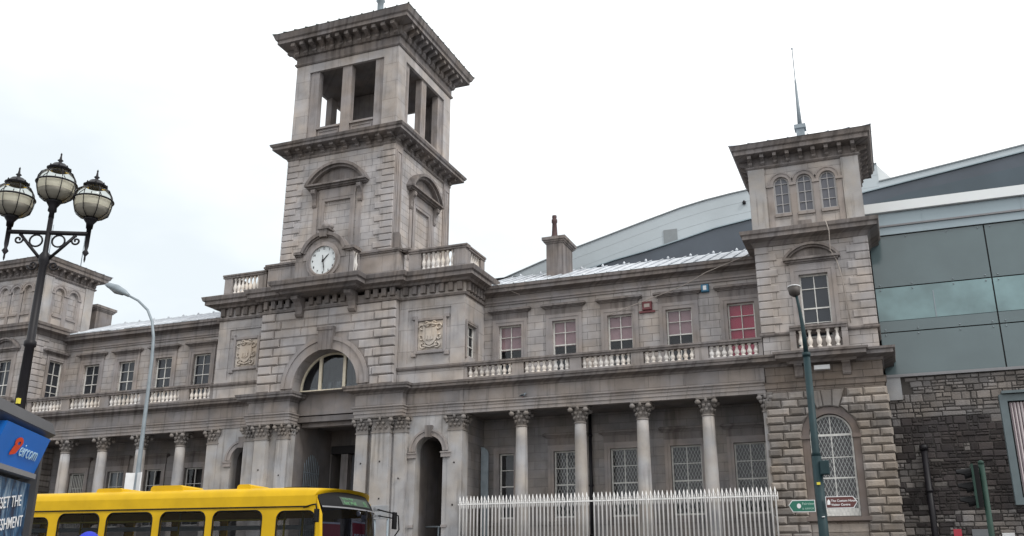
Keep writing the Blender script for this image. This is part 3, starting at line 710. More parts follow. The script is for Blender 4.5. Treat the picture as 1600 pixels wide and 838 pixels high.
# block upper: body
z_s = 15.38
a = SB_()
for (x0, x1) in ((XL, -31.5), (-23.1, XR)):
    F = front(FY); pz0, pz1 = 12.0, 14.85
    p0, p1 = (x0+.82 if x0 > -30 else x0+.85, x1-.68 if x0 > -30 else x1-.25)
    if x0 > -30: p0, p1 = -22.6, -20.12
    else: p0, p1 = -33.86, -31.60
    a.wall(F, x0, x1, 10.87, z_s+1.0, [(p0, p1, pz0, pz1, False)], .06); a.fbox(F, p0-.01, p1+.01, pz0-.01, pz1+.01, -.12, -.06)
a.build('block_wall', 'ashlar_big')
a = SB_(); Fs = right(XR)
a.wall(Fs, FY, WY+.4, 10.87, z_s+1.0, [(42.28, 43.42, 12.3, 13.95, False)], .25); a.build('block_side_wall', 'ashlar_big')
a = SB_(); a.wall(left(XL), FY, WY+.4, 10.87, z_s+1.0); a.build('block_side_wall', 'ashlar_big')
sash(Fs, 42.28, 43.42, 12.3, 13.95, -.18, 2, [(13.4, .03), (12.85, .045)])
surround(Fs, 42.28, 43.42, 12.15, 13.95, None, .7, fw_=.15)
a = SB_()
for path in ([(XL, WY), (XL, FY), (-31.5, FY)], [(-23.1, FY), (XR, FY), (XR, WY)]):
    a.sweep(path, [(-.05, 11.66), (.09, 11.66), (.13, 11.74), (.13, 11.82), (.02, 11.86), (-.05, 11.86)])
a.build('string_course', 'cornice')
# central rusticated bay
FC = front(41.68); ac, az, ar = -27.22, 11.14, 1.98
a = SB_(); a.wall(FC, -31.48, -23.12, 10.92, 15.9, [(ac-ar, ac+ar, 10.92, az+ar, True)], .85); a.build('central_bay_wall', 'frieze')
a = SB_()
for x, s in ((-31.48, 1), (-23.12, -1)): a.box(min(x, x+.02*s), max(x, x+.02*s), 41.68, 42.1, 10.9, 16)
a.build('central_bay_return', 'quoin')
rows = 9; h = (15.42-11.0)/rows
a = SB_(); q = SB_()
for k in range(rows):
    za, zb = 11.0+k*h+.03, 11.0+(k+1)*h-.03; zm = (za+zb)/2
    ex = 0
    zt_ = max(za-az, 0) if zb > az else 0
    if zt_ < ar+.68: ex = sqrt(max(0, (ar+.70)**2-zt_**2))
    L_ = 1.25 if k % 2 else .85
    for sgn in (1, -1):
        e0 = -31.48 if sgn > 0 else -23.12
        q.cbox(FC, *(sorted((e0-.0*sgn, e0+sgn*L_))), za, zb, 0, .11, .05)
        s0 = e0+sgn*(L_+.03); s1 = ac-sgn*ex if ex else ac
        if (s1-s0)*sgn > .15:
            n = max(1, round(abs(s1-s0)/1.5)); 
            for j in range(n):
                u0_, u1_ = sorted((s0+(s1-s0)*j/n, s0+(s1-s0)*(j+1)/n)); a.cbox(FC, u0_+.008, u1_-.008, za, zb, 0, .05, .04)
a.build('rusticated_courses', 'quoin'); q.build('quoins', 'quoin')
a = SB_(); a.arcband(FC, ac, az, ar, ar+.67, 0, .07, n=28); a.arcband(FC, ac, az, ar+.48, ar+.69, .07, .13, n=28); a.arcband(FC, ac, az, ar+.0, ar+.12, .07, .1, n=28); e = a.build('arch_surround', 'plain')
k = MB()
for i in range(3): k.prism(FC, [(ac-.42+.28*i, 13.05), (ac-.16+.28*i, 13.05), (ac-.12+.32*i, 14.3), (ac-.44+.32*i, 14.3)], 0, .26-.05*abs(i-1)*0)
k.fbox(FC, ac-.5, ac+.5, 14.12, 14.3, 0, .3); sub(k, 'keystone', 'cornice', e)
# fan window
FW = front(42.42)
a = SB_(); r = ar-.02
a.arcband(FW, ac, az, r-.11, r, -.05, .05, n=28); a.fbox(FW, ac-r, ac+r, az-.2, az-.02, -.05, .1)
for x in (ac-.74, ac+.74): a.fbox(FW, x-.085, x+.085, az-.02, az+sqrt(r*r-.74**2)-.06, -.05, .07)
fan = a.build('fan_window', 'cream_frame')
k = MB(); k.prism(FW, [(ac+(r-.02)*cos(pi*i/24), az-.05+(r-.02)*sin(pi*i/24)) for i in range(25)], -.02, -.01); sub(k, 'pane', 'pane', fan)
k = MB(); F = FW; P = [F(ac-2.2, 10.8, -.06), F(ac+2.2, 10.8, -.06), F(ac+2.2, 13.4, -.06), F(ac-2.2, 13.4, -.06)]; Q = [F(ac-2.2, 10.8, -3), F(ac+2.2, 10.8, -3), F(ac+2.2, 13.4, -3), F(ac-2.2, 13.4, -3)]
k.add(P+Q, [(4, 5, 6, 7), (0, 1, 5, 4), (1, 2, 6, 5), (2, 3, 7, 6), (3, 0, 4, 7)]); sub(k, 'room_recess', 'dark', fan)
k = MB()
for i in range(7):
    u = ac-1.6+i*.52; k.fbox(FW, u, u+random.uniform(.15, .35), az, az+random.uniform(.15, .5), -.7, -.5)
sub(k, 'stored_papers', 'blind_wht', fan)
# string under upper part of centre
a = SB_(); a.sweep([(XL, FY+.05), (XL, FY), (-31.5, FY), (-31.5, 41.68), (-23.1, 41.68), (-23.1, FY), (XR, FY), (XR, WY)], [(-.05, 15.40), (.10, 15.42), (.14, 15.52), (.05, 15.56), (-.05, 15.56)]); a.build('string_course', 'cornice')
# block cornice
bp_ = [(XL, WY+.2), (XL, FY), (-31.5, FY), (-31.5, 41.68), (-29.35, 41.68), (-29.35, 40.86), (-25.35, 40.86), (-25.35, 41.68), (-23.1, 41.68), (-23.1, FY), (XR, FY), (XR, WY+.2)]
a = SB_(); a.sweep(bp_, [(-.1, 16.12), (.30, 16.12), (.36, 16.22), (.58, 16.27), (.66, 16.28), (.66, 16.46), (.76, 16.52), (.82, 16.70), (.82, 16.74), (-.1, 16.86)]); bc = a.build('cornice', 'cornice')
a = MB()
def dent(F, u0, u1, n, z0, z1, d):
    for i in range(n):
        u = u0+(u1-u0)*(i+.5)/n; w_ = (u1-u0)/n*.56; a = MB(); a.cbox(F, u-w_/2, u+w_/2, z0, z1, 0, d, .02); sub(a, 'dentil', 'cornice', bc)
dent(front(FY), XL, -31.6, 6, 15.66, 16.12, .17); dent(front(FY), -23.0, XR, 7, 15.66, 16.12, .17)
dent(front(41.68), -31.5, -29.6, 4, 15.66, 16.12, .17); dent(front(41.68), -25.1, -23.1, 4, 15.66, 16.12, .17); dent(front(41.68), -28.6, -26.1, 5, 15.66, 16.12, .15)
dent(right(XR), 42.1, 44.4, 6, 15.66, 16.12, .17); dent(left(XL), 42.1, 44.4, 6, 15.66, 16.12, .17)
for c in (-29.0, -25.7): console(front(41.68), c, 15.0, 16.14, .42, .8, 'clock_bracket')
a = SB_(); a.box(-29.35, -25.35, 40.86, 41.9, 16.1, 16.86); a.build('clock_shelf', 'cornice')
a = SB_(); a.box(XL, XR, 42.05, 49, 16.3, 16.9); a.box(XL+.3, XR-.3, 44.9, 49, 10.9, 16.3); a.box(-31.4, -23.2, 41.75, 42.05, 16.3, 16.9); a.build('block_roof', 'plain')
# parapets
balustrade(front(FY+.02), [(-22.0, -20.05)], -22.7, XR-.02, 16.88, 18.18, name='parapet', hgt=.9, sp=.26, e1=.1)
balustrade(front(FY+.02), [(-34.1, -32.25)], XL+.02, -31.75, 16.88, 18.18, name='parapet', sp=.26, e0=.1)
balustrade(right(XR-.04), [(42.75, 44.1)], 42.36, WY+.1, 16.88, 18.175, name='parapet', sp=.26)
balustrade(left(XL+.04), [(42.75, 44.1)], 42.36, WY+.1, 16.88, 18.175, name='parapet', sp=.26)
a = SB_(); 
for x0, x1 in ((-31.45, -29.3), (-25.55, -23.15)):
    a.box(x0, x1, 41.75, 42.4, 16.86, 18.15)
a.build('parapet_wall', 'frieze')
a = SB_()
for x0, x1 in ((-31.5, -29.3), (-25.55, -23.1), (-23.1, -22.66), (-31.8, -31.5)):
    a.box(x0-.06, x1+.06, 41.68 if x1-x0 > 1 else 41.95, 42.46, 18.15, 18.23); a.box(x0-.1, x1+.1, 41.62 if x1-x0 > 1 else 41.9, 42.5, 18.23, 18.34)
a.build('parapet_coping', 'cornice')
# clock aedicule (front y = 41.0)
FK = front(41.05); kc, kz = -27.35, 17.90
for s in (-1, 1): balustrade((right(-25.50) if s > 0 else left(-29.2)), [(41.12, 41.6)], 41.05, 41.74, 16.88, 18.55, name='clock_parapet', dep=.26, sp=.24)
a = SB_()
a.wall(FK, -28.95, -25.78, 16.86, 18.55, [], 0); a.fbox(FK, -28.95, -25.78, 16.86, 18.2, -.5, -.002)
a.prism(FK, [(kc+1.33*cos(pi*i/20), 18.0+1.33*sin(pi*i/20)) for i in range(21)], -.5, .03)
ck_w = a.build('clock_aedicule', 'frieze')
a = MB()
a.arcband(FK, kc, 18.0, 1.33, 1.52, -.45, .22, radians(18), radians(162), 22); a.arcband(FK, kc, 18.0, 1.24, 1.34, -.4, .12, radians(18), radians(162), 22)
for s in (-1, 1):
    u0, u1 = sorted((kc+s*1.38, kc+s*1.85)); a.fbox(FK, u0, u1, 18.36, 18.52, -.5, .22); a.fbox(FK, u0+.02, u1-.02, 18.28, 18.36, -.5, .12)
a.fbox(FK, -26.2, -25.4, 18.37, 18.53, -.6, .2)
a.prism(FK, [(kc-.2, 19.2), (kc+.2, 19.2), (kc+.26, 19.62), (kc-.26, 19.62)], 0, .3); a.fbox(FK, kc-.36, kc+.36, 19.62, 19.72, -.3, .36)
sub(a, 'hood_moulding', 'cornice', ck_w)
a = MB(); a.lathe(kc, 40.95, [(.12, 19.70), (.2, 19.8), (.22, 19.95), (.12, 20.08), (.05, 20.16)], 10); a.lathe(kc+.28, 41.1, [(.1, 19.72), (.18, 19.85), (.1, 20.0), (.03, 20.06)], 8); sub(a, 'carved_finial', 'plain', ck_w)
a = SB_(); a.arcband(FK, kc, kz, .82, 1.05, .02, .12, 0, 2*pi, 40); a.arcband(FK, kc, kz, .80, .88, .05, .17, 0, 2*pi, 40); clock = a.build('clock', 'plain'); clock['label'] = 'round white clock with black hands reading half past one'
a = MB(); a.disc(FK, kc, kz, .84, .06, 48); a.v = list(a.v); sub(a, 'clock_face', 'clock', clock)
for k_ in range(12):
    an = pi/2-2*pi*(k_+1)/12; P = FK(kc+.68*cos(an), kz-.055+.68*sin(an), .064)
    st_text('numeral', str(k_+1), .17, plane_matrix(P, (1, 0, 0), (0, -1, 0)), 'iron', clock, align='CENTER', bold=.004)
def hand(ang, ln, tail, wd, nm, d):
    a = MB(); an = pi/2-ang; dx, dz = cos(an), sin(an); nx_, nz_ = -dz, dx
    pts = [(kc-dx*tail-nx_*wd*.7, kz-dz*tail-nz_*wd*.7), (kc-dx*tail+nx_*wd*.7, kz-dz*tail+nz_*wd*.7), (kc+dx*ln*.55+nx_*wd, kz+dz*ln*.55+nz_*wd), (kc+dx*ln, kz+dz*ln), (kc+dx*ln*.55-nx_*wd, kz+dz*ln*.55-nz_*wd)]
    a.prism(FK, pts, d, d+.012); a.prism(FK, [(kc+.06*cos(t*pi/5), kz+.06*sin(t*pi/5)) for t in range(10)], d, d+.02); sub(a, nm, 'iron', clock)
hand(2*pi*(1.48/12), .50, .12, .035, 'hour_hand', .075); hand(2*pi*(28.6/60), .72, .30, .026, 'minute_hand', .1)
# coats of arms
def arms(c, z):
    F = front(FY+.055)
    a = SB_()
    for u0, u1, z0, z1 in ((-.90, -.72, -.95, .95), (.72, .90, -.95, .95), (-.72, .72, .77, .95), (-.72, .72, -.95, -.77)): a.cbox(F, c+u0, c+u1, z+z0, z+z1, 0, .12, .03)
    for sx in (-1, 1):
        for sz in (-1, 1): a.cbox(F, c+sx*.93-.13, c+sx*.93+.13, z+sz*.98-.1, z+sz*.98+.1, 0, .11, .02); 
    a.fbox(F, c-.73, c+.73, z-.78, z+.78, 0, .02)
    fr = a.build('coat_of_arms', 'plain')
    b = MB()
    b.fbox(F, c-.7, c+.7, z-.74, z+.74, .02, .035)
    sh = [(-.36, .42), (0, .34), (.36, .42), (.42, .1), (.36, -.25), (.18, -.45), (0, -.55), (-.18, -.45), (-.36, -.25), (-.42, .1)]
    b.prism(F, [(c+u, z+v) for u, v in sh], .03, .14); b.prism(F, [(c+u*.55, z-.05+v*.5) for u, v in sh], .14, .17)
    for sx in (-1, 1):
        for cx_, cz_, r_, a0 in ((.48, .42, .17, 0), (.5, -.12, .14, 1), (.42, -.52, .18, 2), (.2, .58, .15, .5)):
            P = [Vector(F(c+sx*(cx_+r_*(1-i/16*.6)*cos(a0+i*.5)), z+cz_+r_*(1-i/16*.6)*sin(a0+i*.5), .08)) for i in range(13)]
            b.tube(P, [.045]*12+[.06], 6)
    b.tube([F(c-.4+.1*i, z+.62-.02*abs(i-4), .09) for i in range(9)], .06, 6); b.tube([F(c-.4+.1*i, z-.62+.025*abs(i-4), .09) for i in range(9)], .055, 6)
    for i in range(3): b.fbox(F, c-.2+.15*i, c-.1+.15*i, z-.25, z-.02, .17, .2)
    sub(b, 'carved_shield', 'relief', fr)
arms(-21.27, 13.42); arms(-32.66, 13.45)

# ================================================================== central tower
TX0, TX1, TY0, TY1 = -30.86, -23.84, 42.02, 49.02
TC = -27.35; TYc = (TY0+TY1)/2
faces = [(front(TY0), TX0, TX1, TC, 'f'), (right(TX1), TY0, TY1, TYc, 'r'), (back(TY1), TX0, TX1, TC, 'b'), (left(TX0), TY0, TY1, TYc, 'l')]
a = SB_()
for F, u0, u1, c, k in faces:
    a.wall(F, u0, u1, 16.8, 25.0, [(c-.84, c+.84, 18.5, 21.82, False)] if k in 'fr' else [], .1)
    if k in 'fr': a.fbox(F, c-.86, c+.86, 18.4, 21.84, -.2, -.1)
a.build('tower_wall', 'ashlar_upper')
for F, u0, u1, c, k in faces[:1]+faces[3:]: quoins(F, u0-.05, u1+.05, 18.2, 24.75, 17, 1.15, .78, .06)
# right face: panelled corner strips
for F, u0, u1, c, k in faces[1:3]:
    a = SB_()
    for s0, s1 in ((u0-.0, u0+.85), (u1-.85, u1)):
        a.fbox(F, s0, s1, 18.2, 24.75, 0, .08); a.fbox(F, s0+.12, s0+.2, 19.2, 24.4, .08, .12); a.fbox(F, s1-.2, s1-.12, 19.2, 24.4, .08, .12); a.fbox(F, s0+.2, s1-.2, 24.3, 24.4, .08, .12); a.fbox(F, s0+.2, s1-.2, 19.2, 19.3, .08, .12)
        a.fbox(F, s0+.34, s1-.34, 19.4, 24.2, .08, .11)
    a.build('corner_strip', 'plain')
for F, u0, u1, c, k in faces[:2]:
    surround(F, c-.84, c+.84, 18.5, 21.82, None, 1, fw_=.3, name='niche_surround')
    a = SB_(); a.fbox(F, c-1.2, c+1.2, 22.14, 22.55, 0, .07); a.fbox(F, c-1.55, c-1.28, 18.5, 22.5, 0, .05); a.fbox(F, c+1.28, c+1.55, 18.5, 22.5, 0, .05); a.build('niche_frieze', 'plain')
    for s in (-1, 1): console(F, c+s*1.48, 21.5, 22.55, .26, .38)
    segped(F, c, 2.0, 22.82, 24.05, .48, th=.3)
# scroll at foot of right face
a = SB_(); F = right(TX1); a.prism(F, [(42.1, 18.2), (42.75, 18.2), (42.7, 18.5), (42.4, 18.8), (42.3, 19.3), (42.1, 19.4)], .08, .45); a.build('scroll_bracket', 'cornice')
a = SB_(); path = [(TX0, TY0), (TX1, TY0), (TX1, TY1), (TX0, TY1)]
a.sweep(path, [(-.3, 24.72), (.05, 24.72), (.09, 24.78), (.09, 24.86), (.04, 24.9), (.04, 25.14), (.14, 25.16), (.2, 25.22), (.62, 25.26), (.72, 25.28), (.72, 25.42), (.80, 25.47), (.86, 25.60), (-.3, 25.72)], True)
tcn = a.build('cornice', 'cornice')
_br = MB(); 
def bracket_row(F, u0, u1, n, z0, z1, d, w_, parent, scroll=False):
    for i in range(n):
        u = u0+(u1-u0)*i/(n-1); a = MB(); h = z1-z0
        prof = [(0, 0), (.22, .0), (.42, .18), (.36, .42), (.62, .55), (1, .66), (1, 1), (0, 1)]
        L_ = [F(u-w_/2, z0+h*q_, d*p_) for p_, q_ in prof]; R_ = [F(u+w_/2, z0+h*q_, d*p_) for p_, q_ in prof]; m = len(prof)
        a.add(L_+R_, [tuple(range(m)), tuple(range(2*m-1, m-1, -1))]+[(i_, (i_+1) % m, m+(i_+1) % m, m+i_) for i_ in range(m)])
        sub(a, 'bracket', 'cornice', parent)
for F, u0, u1, c, k in faces[:2]+faces[3:]: bracket_row(F, u0+.12, u1-.12, 10 if k != 'l' else 4, 24.86, 25.25, .52, .26, tcn)
# belfry
BX0, BX1, BY0, BY1 = TX0+.02, TX1-.02, TY0+.02, TY1-.02
bf = [(front(BY0), BX0, BX1, TC, 'f'), (right(BX1), BY0, BY1, TYc, 'r'), (back(BY1), BX0, BX1, TC, 'b'), (left(BX0), BY0, BY1, TYc, 'l')]
a = SB_()
for F, u0, u1, c, k in bf: a.wall(F, u0, u1, 25.6, 31.3, [(c-2.53, c+2.53, 25.95, 30.45, False)], .18)
a.build('belfry_wall', 'ashlar_big')
a = SB_()
for F, u0, u1, c, k in bf:
    a.wall(F, c-2.53, c+2.53, 25.95, 30.45, [(c-1.85, c-.38, 26.72, 30.3, False), (c+.38, c+1.85, 26.72, 30.3, False)], .62) if False else None
    for s0, s1 in ((c-2.53, c-1.90), (c-.33, c+.33), (c+1.90, c+2.53)):
        a.fbox(F, s0+.02, s1-.02, 25.95, 30.45, -.52, -.12)
        a.fbox(F, s0+.22, s0+.26, 27.0, 30.0, -.12, -.105); a.fbox(F, s1-.26, s1-.22, 27.0, 30.0, -.12, -.105)
a.build('belfry_pier', 'plain')
a = SB_()
for F, u0, u1, c, k in bf:
    for s0, s1 in ((c-1.90, c-.33), (c+.33, c+1.90)):
        a.fbox(F, s0, s1, 25.95, 26.62, -.7, -.24); a.fbox(F, s0, s1, 26.62, 26.74, -.76, -.12)
        a.fbox(F, s0+.12, s0+.18, 26.05, 26.5, -.24, -.2); a.fbox(F, s1-.18, s1-.12, 26.05, 26.5, -.24, -.2); a.fbox(F, s0+.18, s1-.18, 26.44, 26.5, -.24, -.2)
a.build('belfry_sill', 'plain')
a = SB_()
for F, u0, u1, c, k in bf: a.fbox(F, u0+.85, u1-.85, 25.6, 31.3, -.8, -.79) if False else None
a = SB_()
for x, z in ((-24.75, 7.0), (-23.6, 7.05), (-24.7, 5.2), (-23.55, 5.25), (-19.75, 6.9), (-19.8, 4.9), (-22.6, 6.2), (-29.6, 6.6), (-30.8, 6.9), (-30.85, 5.4)): 
    a.lathe(x, 41.5 if abs(x+23.6) < .2 or abs(x+30.8) < .2 else (41.96 if x > -22 else 41.62), [(.05, z), (.05, z+.07)], 6)
a.build('wall_hole_mark', 'iron')  # black dots stand in for small dark holes in the pilasters
# inner faces of corner piers
t = .85
for x0, x1 in ((BX0+.2, BX0+.98), (BX1-.98, BX1-.2)):
    for y0, y1 in ((BY0+.2, BY0+.98), (BY1-.98, BY1-.2)): a.box(x0, x1, y0, y1, 25.7, 31)
a.box(BX0+.2, BX1-.2, BY0+.2, BY1-.2, 30.46, 30.6); a.box(BX0+.2, BX1-.2, BY0+.2, BY1-.2, 25.5, 25.9)
a.box(-28.9, -28.6, 44.5, 44.8, 25.8, 30.5); a.box(-29.1, -25.6, 45.6, 45.9, 27.0, 30.4)
a.build('belfry_interior', 'hall')
a = SB_(); path = [(BX0, BY0), (BX1, BY0), (BX1, BY1), (BX0, BY1)]
a.sweep(path, [(-.3, 31.0), (.06, 31.0), (.12, 31.08), (.12, 31.16), (.04, 31.2), (.04, 31.62), (.16, 31.66), (.2, 31.78), (.2, 32.22), (.55, 32.26), (.92, 32.28), (.92, 32.48), (1.02, 32.55), (1.12, 32.80), (1.12, 32.86), (-.3, 32.95)], True)
tcn = a.build('cornice', 'cornice')
for F, u0, u1, c, k in bf[:2]+bf[3:]: bracket_row(F, u0+.1, u1-.1, 12 if k != 'l' else 5, 31.62, 32.26, .80, .26, tcn)
a = SB_(); o_ = 1.16
c4 = [(BX0-o_, BY0-o_, 32.86), (BX1+o_, BY0-o_, 32.86), (BX1+o_, BY1+o_, 32.86), (BX0-o_, BY1+o_, 32.86), (TC, TYc, 34.6)]
a.add(c4, [(0, 1, 4), (1, 2, 4), (2, 3, 4), (3, 0, 4), (0, 1, 2, 3)])
for i in range(13):
    for (A, B) in ((0, 1), (1, 2)):
        p = Vector(c4[A]).lerp(Vector(c4[B]), i/12); a.tube([p+Vector((0, 0, .03)), p.lerp(Vector(c4[4]), .5)+Vector((0, 0, .03))], .045, 5)
a.build('tower_roof', 'copper')
a = SB_(); a.lathe(TC, TYc, [(.32, 34.2), (.32, 34.6), (.2, 34.7), (.2, 36.9), (.3, 37.0), (.18, 37.2), (.16, 39), (.06, 42)], 10); a.build('mast', 'galv')

# ================================================================== pavilions
def pavilion(xa, xb, blind, mirror):
    """xa<xb front edges; ground floor rustication, first floor with pediment window, triple-arch lantern"""
    c = (xa+xb)/2; Y0, Y1 = 41.98, 45.9
    F = front(Y0); inner = left(xa) if not mirror else right(xb); outer = right(xb) if not mirror else left(xa)
    S_L, S_R = left(xa), right(xb)
    # --- ground floor
    ac_, r_in, r_out = c+.05, .88, 1.15; zs = 7.38
    a = SB_(); a.wall(F, xa, xb, 0, 9.3, [(ac_-r_out, ac_+r_out, 3.95, zs+r_out, True)], .35); a.wall(S_L, Y0, Y1+.4, 0, 10.9); a.wall(S_R, Y0, Y1+.4, 0, 10.9); a.wall(back(Y1), xa, xb, 0, 16); a.build('pavilion_base_wall', 'rust_back')
    q = SB_(); hh = .346; n = int((9.28-.15)/hh)
    for k in range(n):
        z1 = 9.28-k*hh-.014; z0 = 9.28-(k+1)*hh+.014
        hw = r_out+.02
        Rb = r_out+.03
        def half(z):
            t_ = z-zs
            if t_ <= 0: return r_out+.02
            base = sqrt(max(0, Rb*Rb-t_*t_)) if t_ < Rb else 0
            return max(base, t_*.40+.02)          # leave room for the three wedge stones at the crown
        for s in (-1, 1):
            e = xa-.08 if s < 0 else xb+.08
            h0, h1 = half(z0), half(z1)
            if z1 < 3.95: h0 = h1 = r_out-.02
            i0, i1 = ac_+s*h0, ac_+s*h1; Lm = abs((i0+i1)/2-e)
            cuts = []
            if Lm > .85: cuts = [e-s*Lm*((.40 if k % 2 else .62)+random.uniform(-.06, .06))]
            if Lm > 1.7: cuts = [e-s*(.62 if k % 2 else .95), e-s*(1.32 if k % 2 else 1.6)]
            xs_ = [e]+cuts
            for j in range(len(xs_)):
                last = j == len(xs_)-1
                A0 = xs_[j]-(s*.012 if j else -(s*.05 if k % 2 else 0)); dp = .10+random.random()*.035+(.05 if j == 0 and k % 2 else 0)
                if last:
                    B0, B1 = i0, i1
                    if abs(B1-A0) < .06: continue
                    P = [(A0, z0), (B0, z0), (B1, z1), (A0, z1)]
                else: B0 = xs_[j+1]+s*.012; P = [(A0, z0), (B0, z0), (B0, z1), (A0, z1)]
                if s > 0: P = P[::-1]
                q.cpoly(F, P, 0, dp+.03, .095)
        if z1 < 3.9: q.cbox(F, ac_-r_out+.05, ac_+r_out-.05, z0, z1, 0, .02, .01)
        # side wall blocks
        for SF in (S_L, S_R):
            for j in range(3):
                u0 = Y0-.0+j*1.3+(.4 if (k % 2 and j) else 0); q.cbox(SF, u0+.012, min(Y1, u0+1.28+(.4 if (k % 2 and j == 0) else 0)), z0, z1, 0, .09, .055)
    # voussoirs
    for s in (-1, 0, 1):
        zt = 9.26; P = []
        if s == 0: P = [(ac_-.17, zs+Rb), (ac_+.17, zs+Rb), (ac_+.23, zt), (ac_-.23, zt)]
        else: P = [(ac_+s*.19, zs+Rb-.0), (ac_+s*.43, zs+Rb*.945), (ac_+s*.72, zt), (ac_+s*.25, zt)]
        q.cpoly(F, P, 0, .13, .045)
    q.build('rusticated_blocks', 'rust')
    a = SB_(); a.arcband(F, ac_, zs, r_in, r_out, -.34, .03, n=22); a.fbox(F, ac_-r_out, ac_-r_in, 3.95, zs, -.34, .03); a.fbox(F, ac_+r_in, ac_+r_out, 3.95, zs, -.34, .03); e = a.build('arch_surround', 'arch_brown')
    a = MB(); a.fbox(F, ac_-r_out-.05, ac_-r_in+.03, zs-.16, zs+.0, -.3, .1); a.fbox(F, ac_+r_in-.03, ac_+r_out+.05, zs-.16, zs, -.3, .1); sub(a, 'impost', 'arch_brown', e)
    a = MB(); a.fbox(F, ac_-r_out-.12, ac_+r_out+.12, 3.86, 4.02, -.3, .16); sub(a, 'sill', 'arch_brown', e)
    sash(F, ac_-r_in+.02, ac_+r_in-.02, 4.06, zs+r_in-.02, -.22, 2, [(zs, .09), (6.45, .03), (5.6, .055), (4.75, .03), (4.22, .3)], arch=True, grille=True)
    # --- entablature
    path = [(xa, Y1), (xa, Y0-.02), (xb, Y0-.02), (xb, Y1)]
    a = SB_(); a.sweep(path, [(-.3, 9.28), (.02, 9.28), (.02, 9.45), (.07, 9.46), (.07, 9.62), (.12, 9.72), (.02, 9.74), (.02, 10.45), (-.3, 10.45)]); en = a.build('entablature', 'rust_back' if not mirror else 'frieze')
    a = MB(); a.sweep([(xa, Y1), (xa, Y0-.02), (c-1.35, Y0-.02), (c-1.35, Y0-.40), (c+1.35, Y0-.40), (c+1.35, Y0-.02), (xb, Y0-.02), (xb, Y1)], [(-.3, 10.42), (.05, 10.42), (.1, 10.52), (.38, 10.58), (.5, 10.6), (.5, 10.74), (.58, 10.78), (.6, 10.87), (-.3, 10.92)]); sub(a, 'cornice', 'cornice', en)
    for s in (-1, 1): console(F, c+s*.98, 9.85, 10.5, .34, .42, 'balcony_bracket')
    a = SB_(); a.fbox(F, c-.32, c+.32, 10.12, 10.3, .02, .35); a.build('floodlight', 'white')
    # --- first floor
    wz0, wz1, w2 = 12.0, 14.5, .62
    a = SB_(); a.wall(F, xa, xb, 10.9, 16.1, [(c-w2, c+w2, 11.6, wz1, False)], .28)
    so_ = []
    a.wall(S_L, Y0, Y1, 10.9, 16.1)
    if mirror: a.wall(S_R, Y0, Y1, 10.9, 16.1, [(43.2, 44.28, 12.0, 14.6, False)], .2)
    else: a.wall(S_R, Y0, Y1, 10.9, 16.1)
    a.build('pavilion_wall', 'ashlar')
    quoins(F, xa-.05, xb+.05, 11.95, 16.02, 11, .95, .62, .045)
    for SF, sd in ((S_L, 'l'), (S_R, 'l')): quoins(SF, Y0-.0, Y1, 11.95, 16.02, 11, .62, .95, .05, side='l')
    sash(F, c-w2, c+w2, 11.6, wz1, -.2, 2, [(13.85, .03), (12.95, .06), (12.3, .03)], pane='pane_dark')
    surround(F, c-w2, c+w2, 11.5, wz1, None, 1, fw_=.32); 
    a = SB_(); a.fbox(F, c-1.0, c+1.0, 14.84, 15.08, 0, .06); a.build('window_frieze', 'plain')
    segped(F, c+.0, 1.22, 15.26, 15.92, .3, th=.2)
    if mirror:
        sash(S_R, 43.2, 44.28, 12.0, 14.6, -.15, 2, [(13.75, .04), (13.05, .06), (12.6, .03)], pane='pane_dark'); surround(S_R, 43.2, 44.28, 11.9, 14.6, 15.18, 1.2, fw_=.2)
    a = SB_(); a.sweep([(xa, Y1), (xa, Y0), (xb, Y0), (xb, Y1)], [(-.1, 11.78), (.08, 11.80), (.12, 11.86), (.12, 11.93), (-.1, 11.97)]); a.build('string_course', 'cornice')
    balustrade(front(Y0-.36), [(c-.95, c+.95)], c-1.2, c+1.2, 10.92, 12.1, name='balcony', dep=.3, sp=.38)
    # mid cornice
    a = SB_(); a.sweep([(xa, Y0), (xb, Y0), (xb, Y1), (xa, Y1)], [(-.3, 15.95), (.05, 16.0), (.1, 16.1), (.18, 16.2), (.42, 16.28), (.5, 16.3), (.5, 16.46), (.57, 16.52), (.6, 16.68), (-.3, 16.76)], True); a.build('cornice', 'cornice')
    # --- lantern
    a = SB_(); ops = []
    for i in (-1, 0, 1): u = c+.02+i*1.02; ops.append((u-.35, u+.35, 17.5, 19.33, True))
    sops = [(42.83, 43.53, 17.5, 19.3, True), (43.95, 44.65, 17.5, 19.3, True)]
    a.wall(F, xa, xb, 16.7, 20.0, ops, .2); a.wall(S_L, Y0, Y1, 16.7, 20, sops if not mirror else [], .2); a.wall(S_R, Y0, Y1, 16.7, 20, sops if mirror else [], .2); a.wall(back(Y1), xa, xb, 16.7, 20); a.build('lantern_wall', 'ashlar_big')
    a = SB_()
    for u0, u1 in ((xa-.03, xa+.70), (xb-.70, xb+.03)): a.fbox(F, u0, u1, 16.72, 19.95, 0, .06)
    for SF in (S_L, S_R):
        for u0, u1 in ((Y0-.05, Y0+.6), (Y1-.7, Y1)): a.fbox(SF, u0, u1, 16.72, 19.95, 0, .055)
    a.build('corner_pilaster', 'shaft')
    a = SB_()
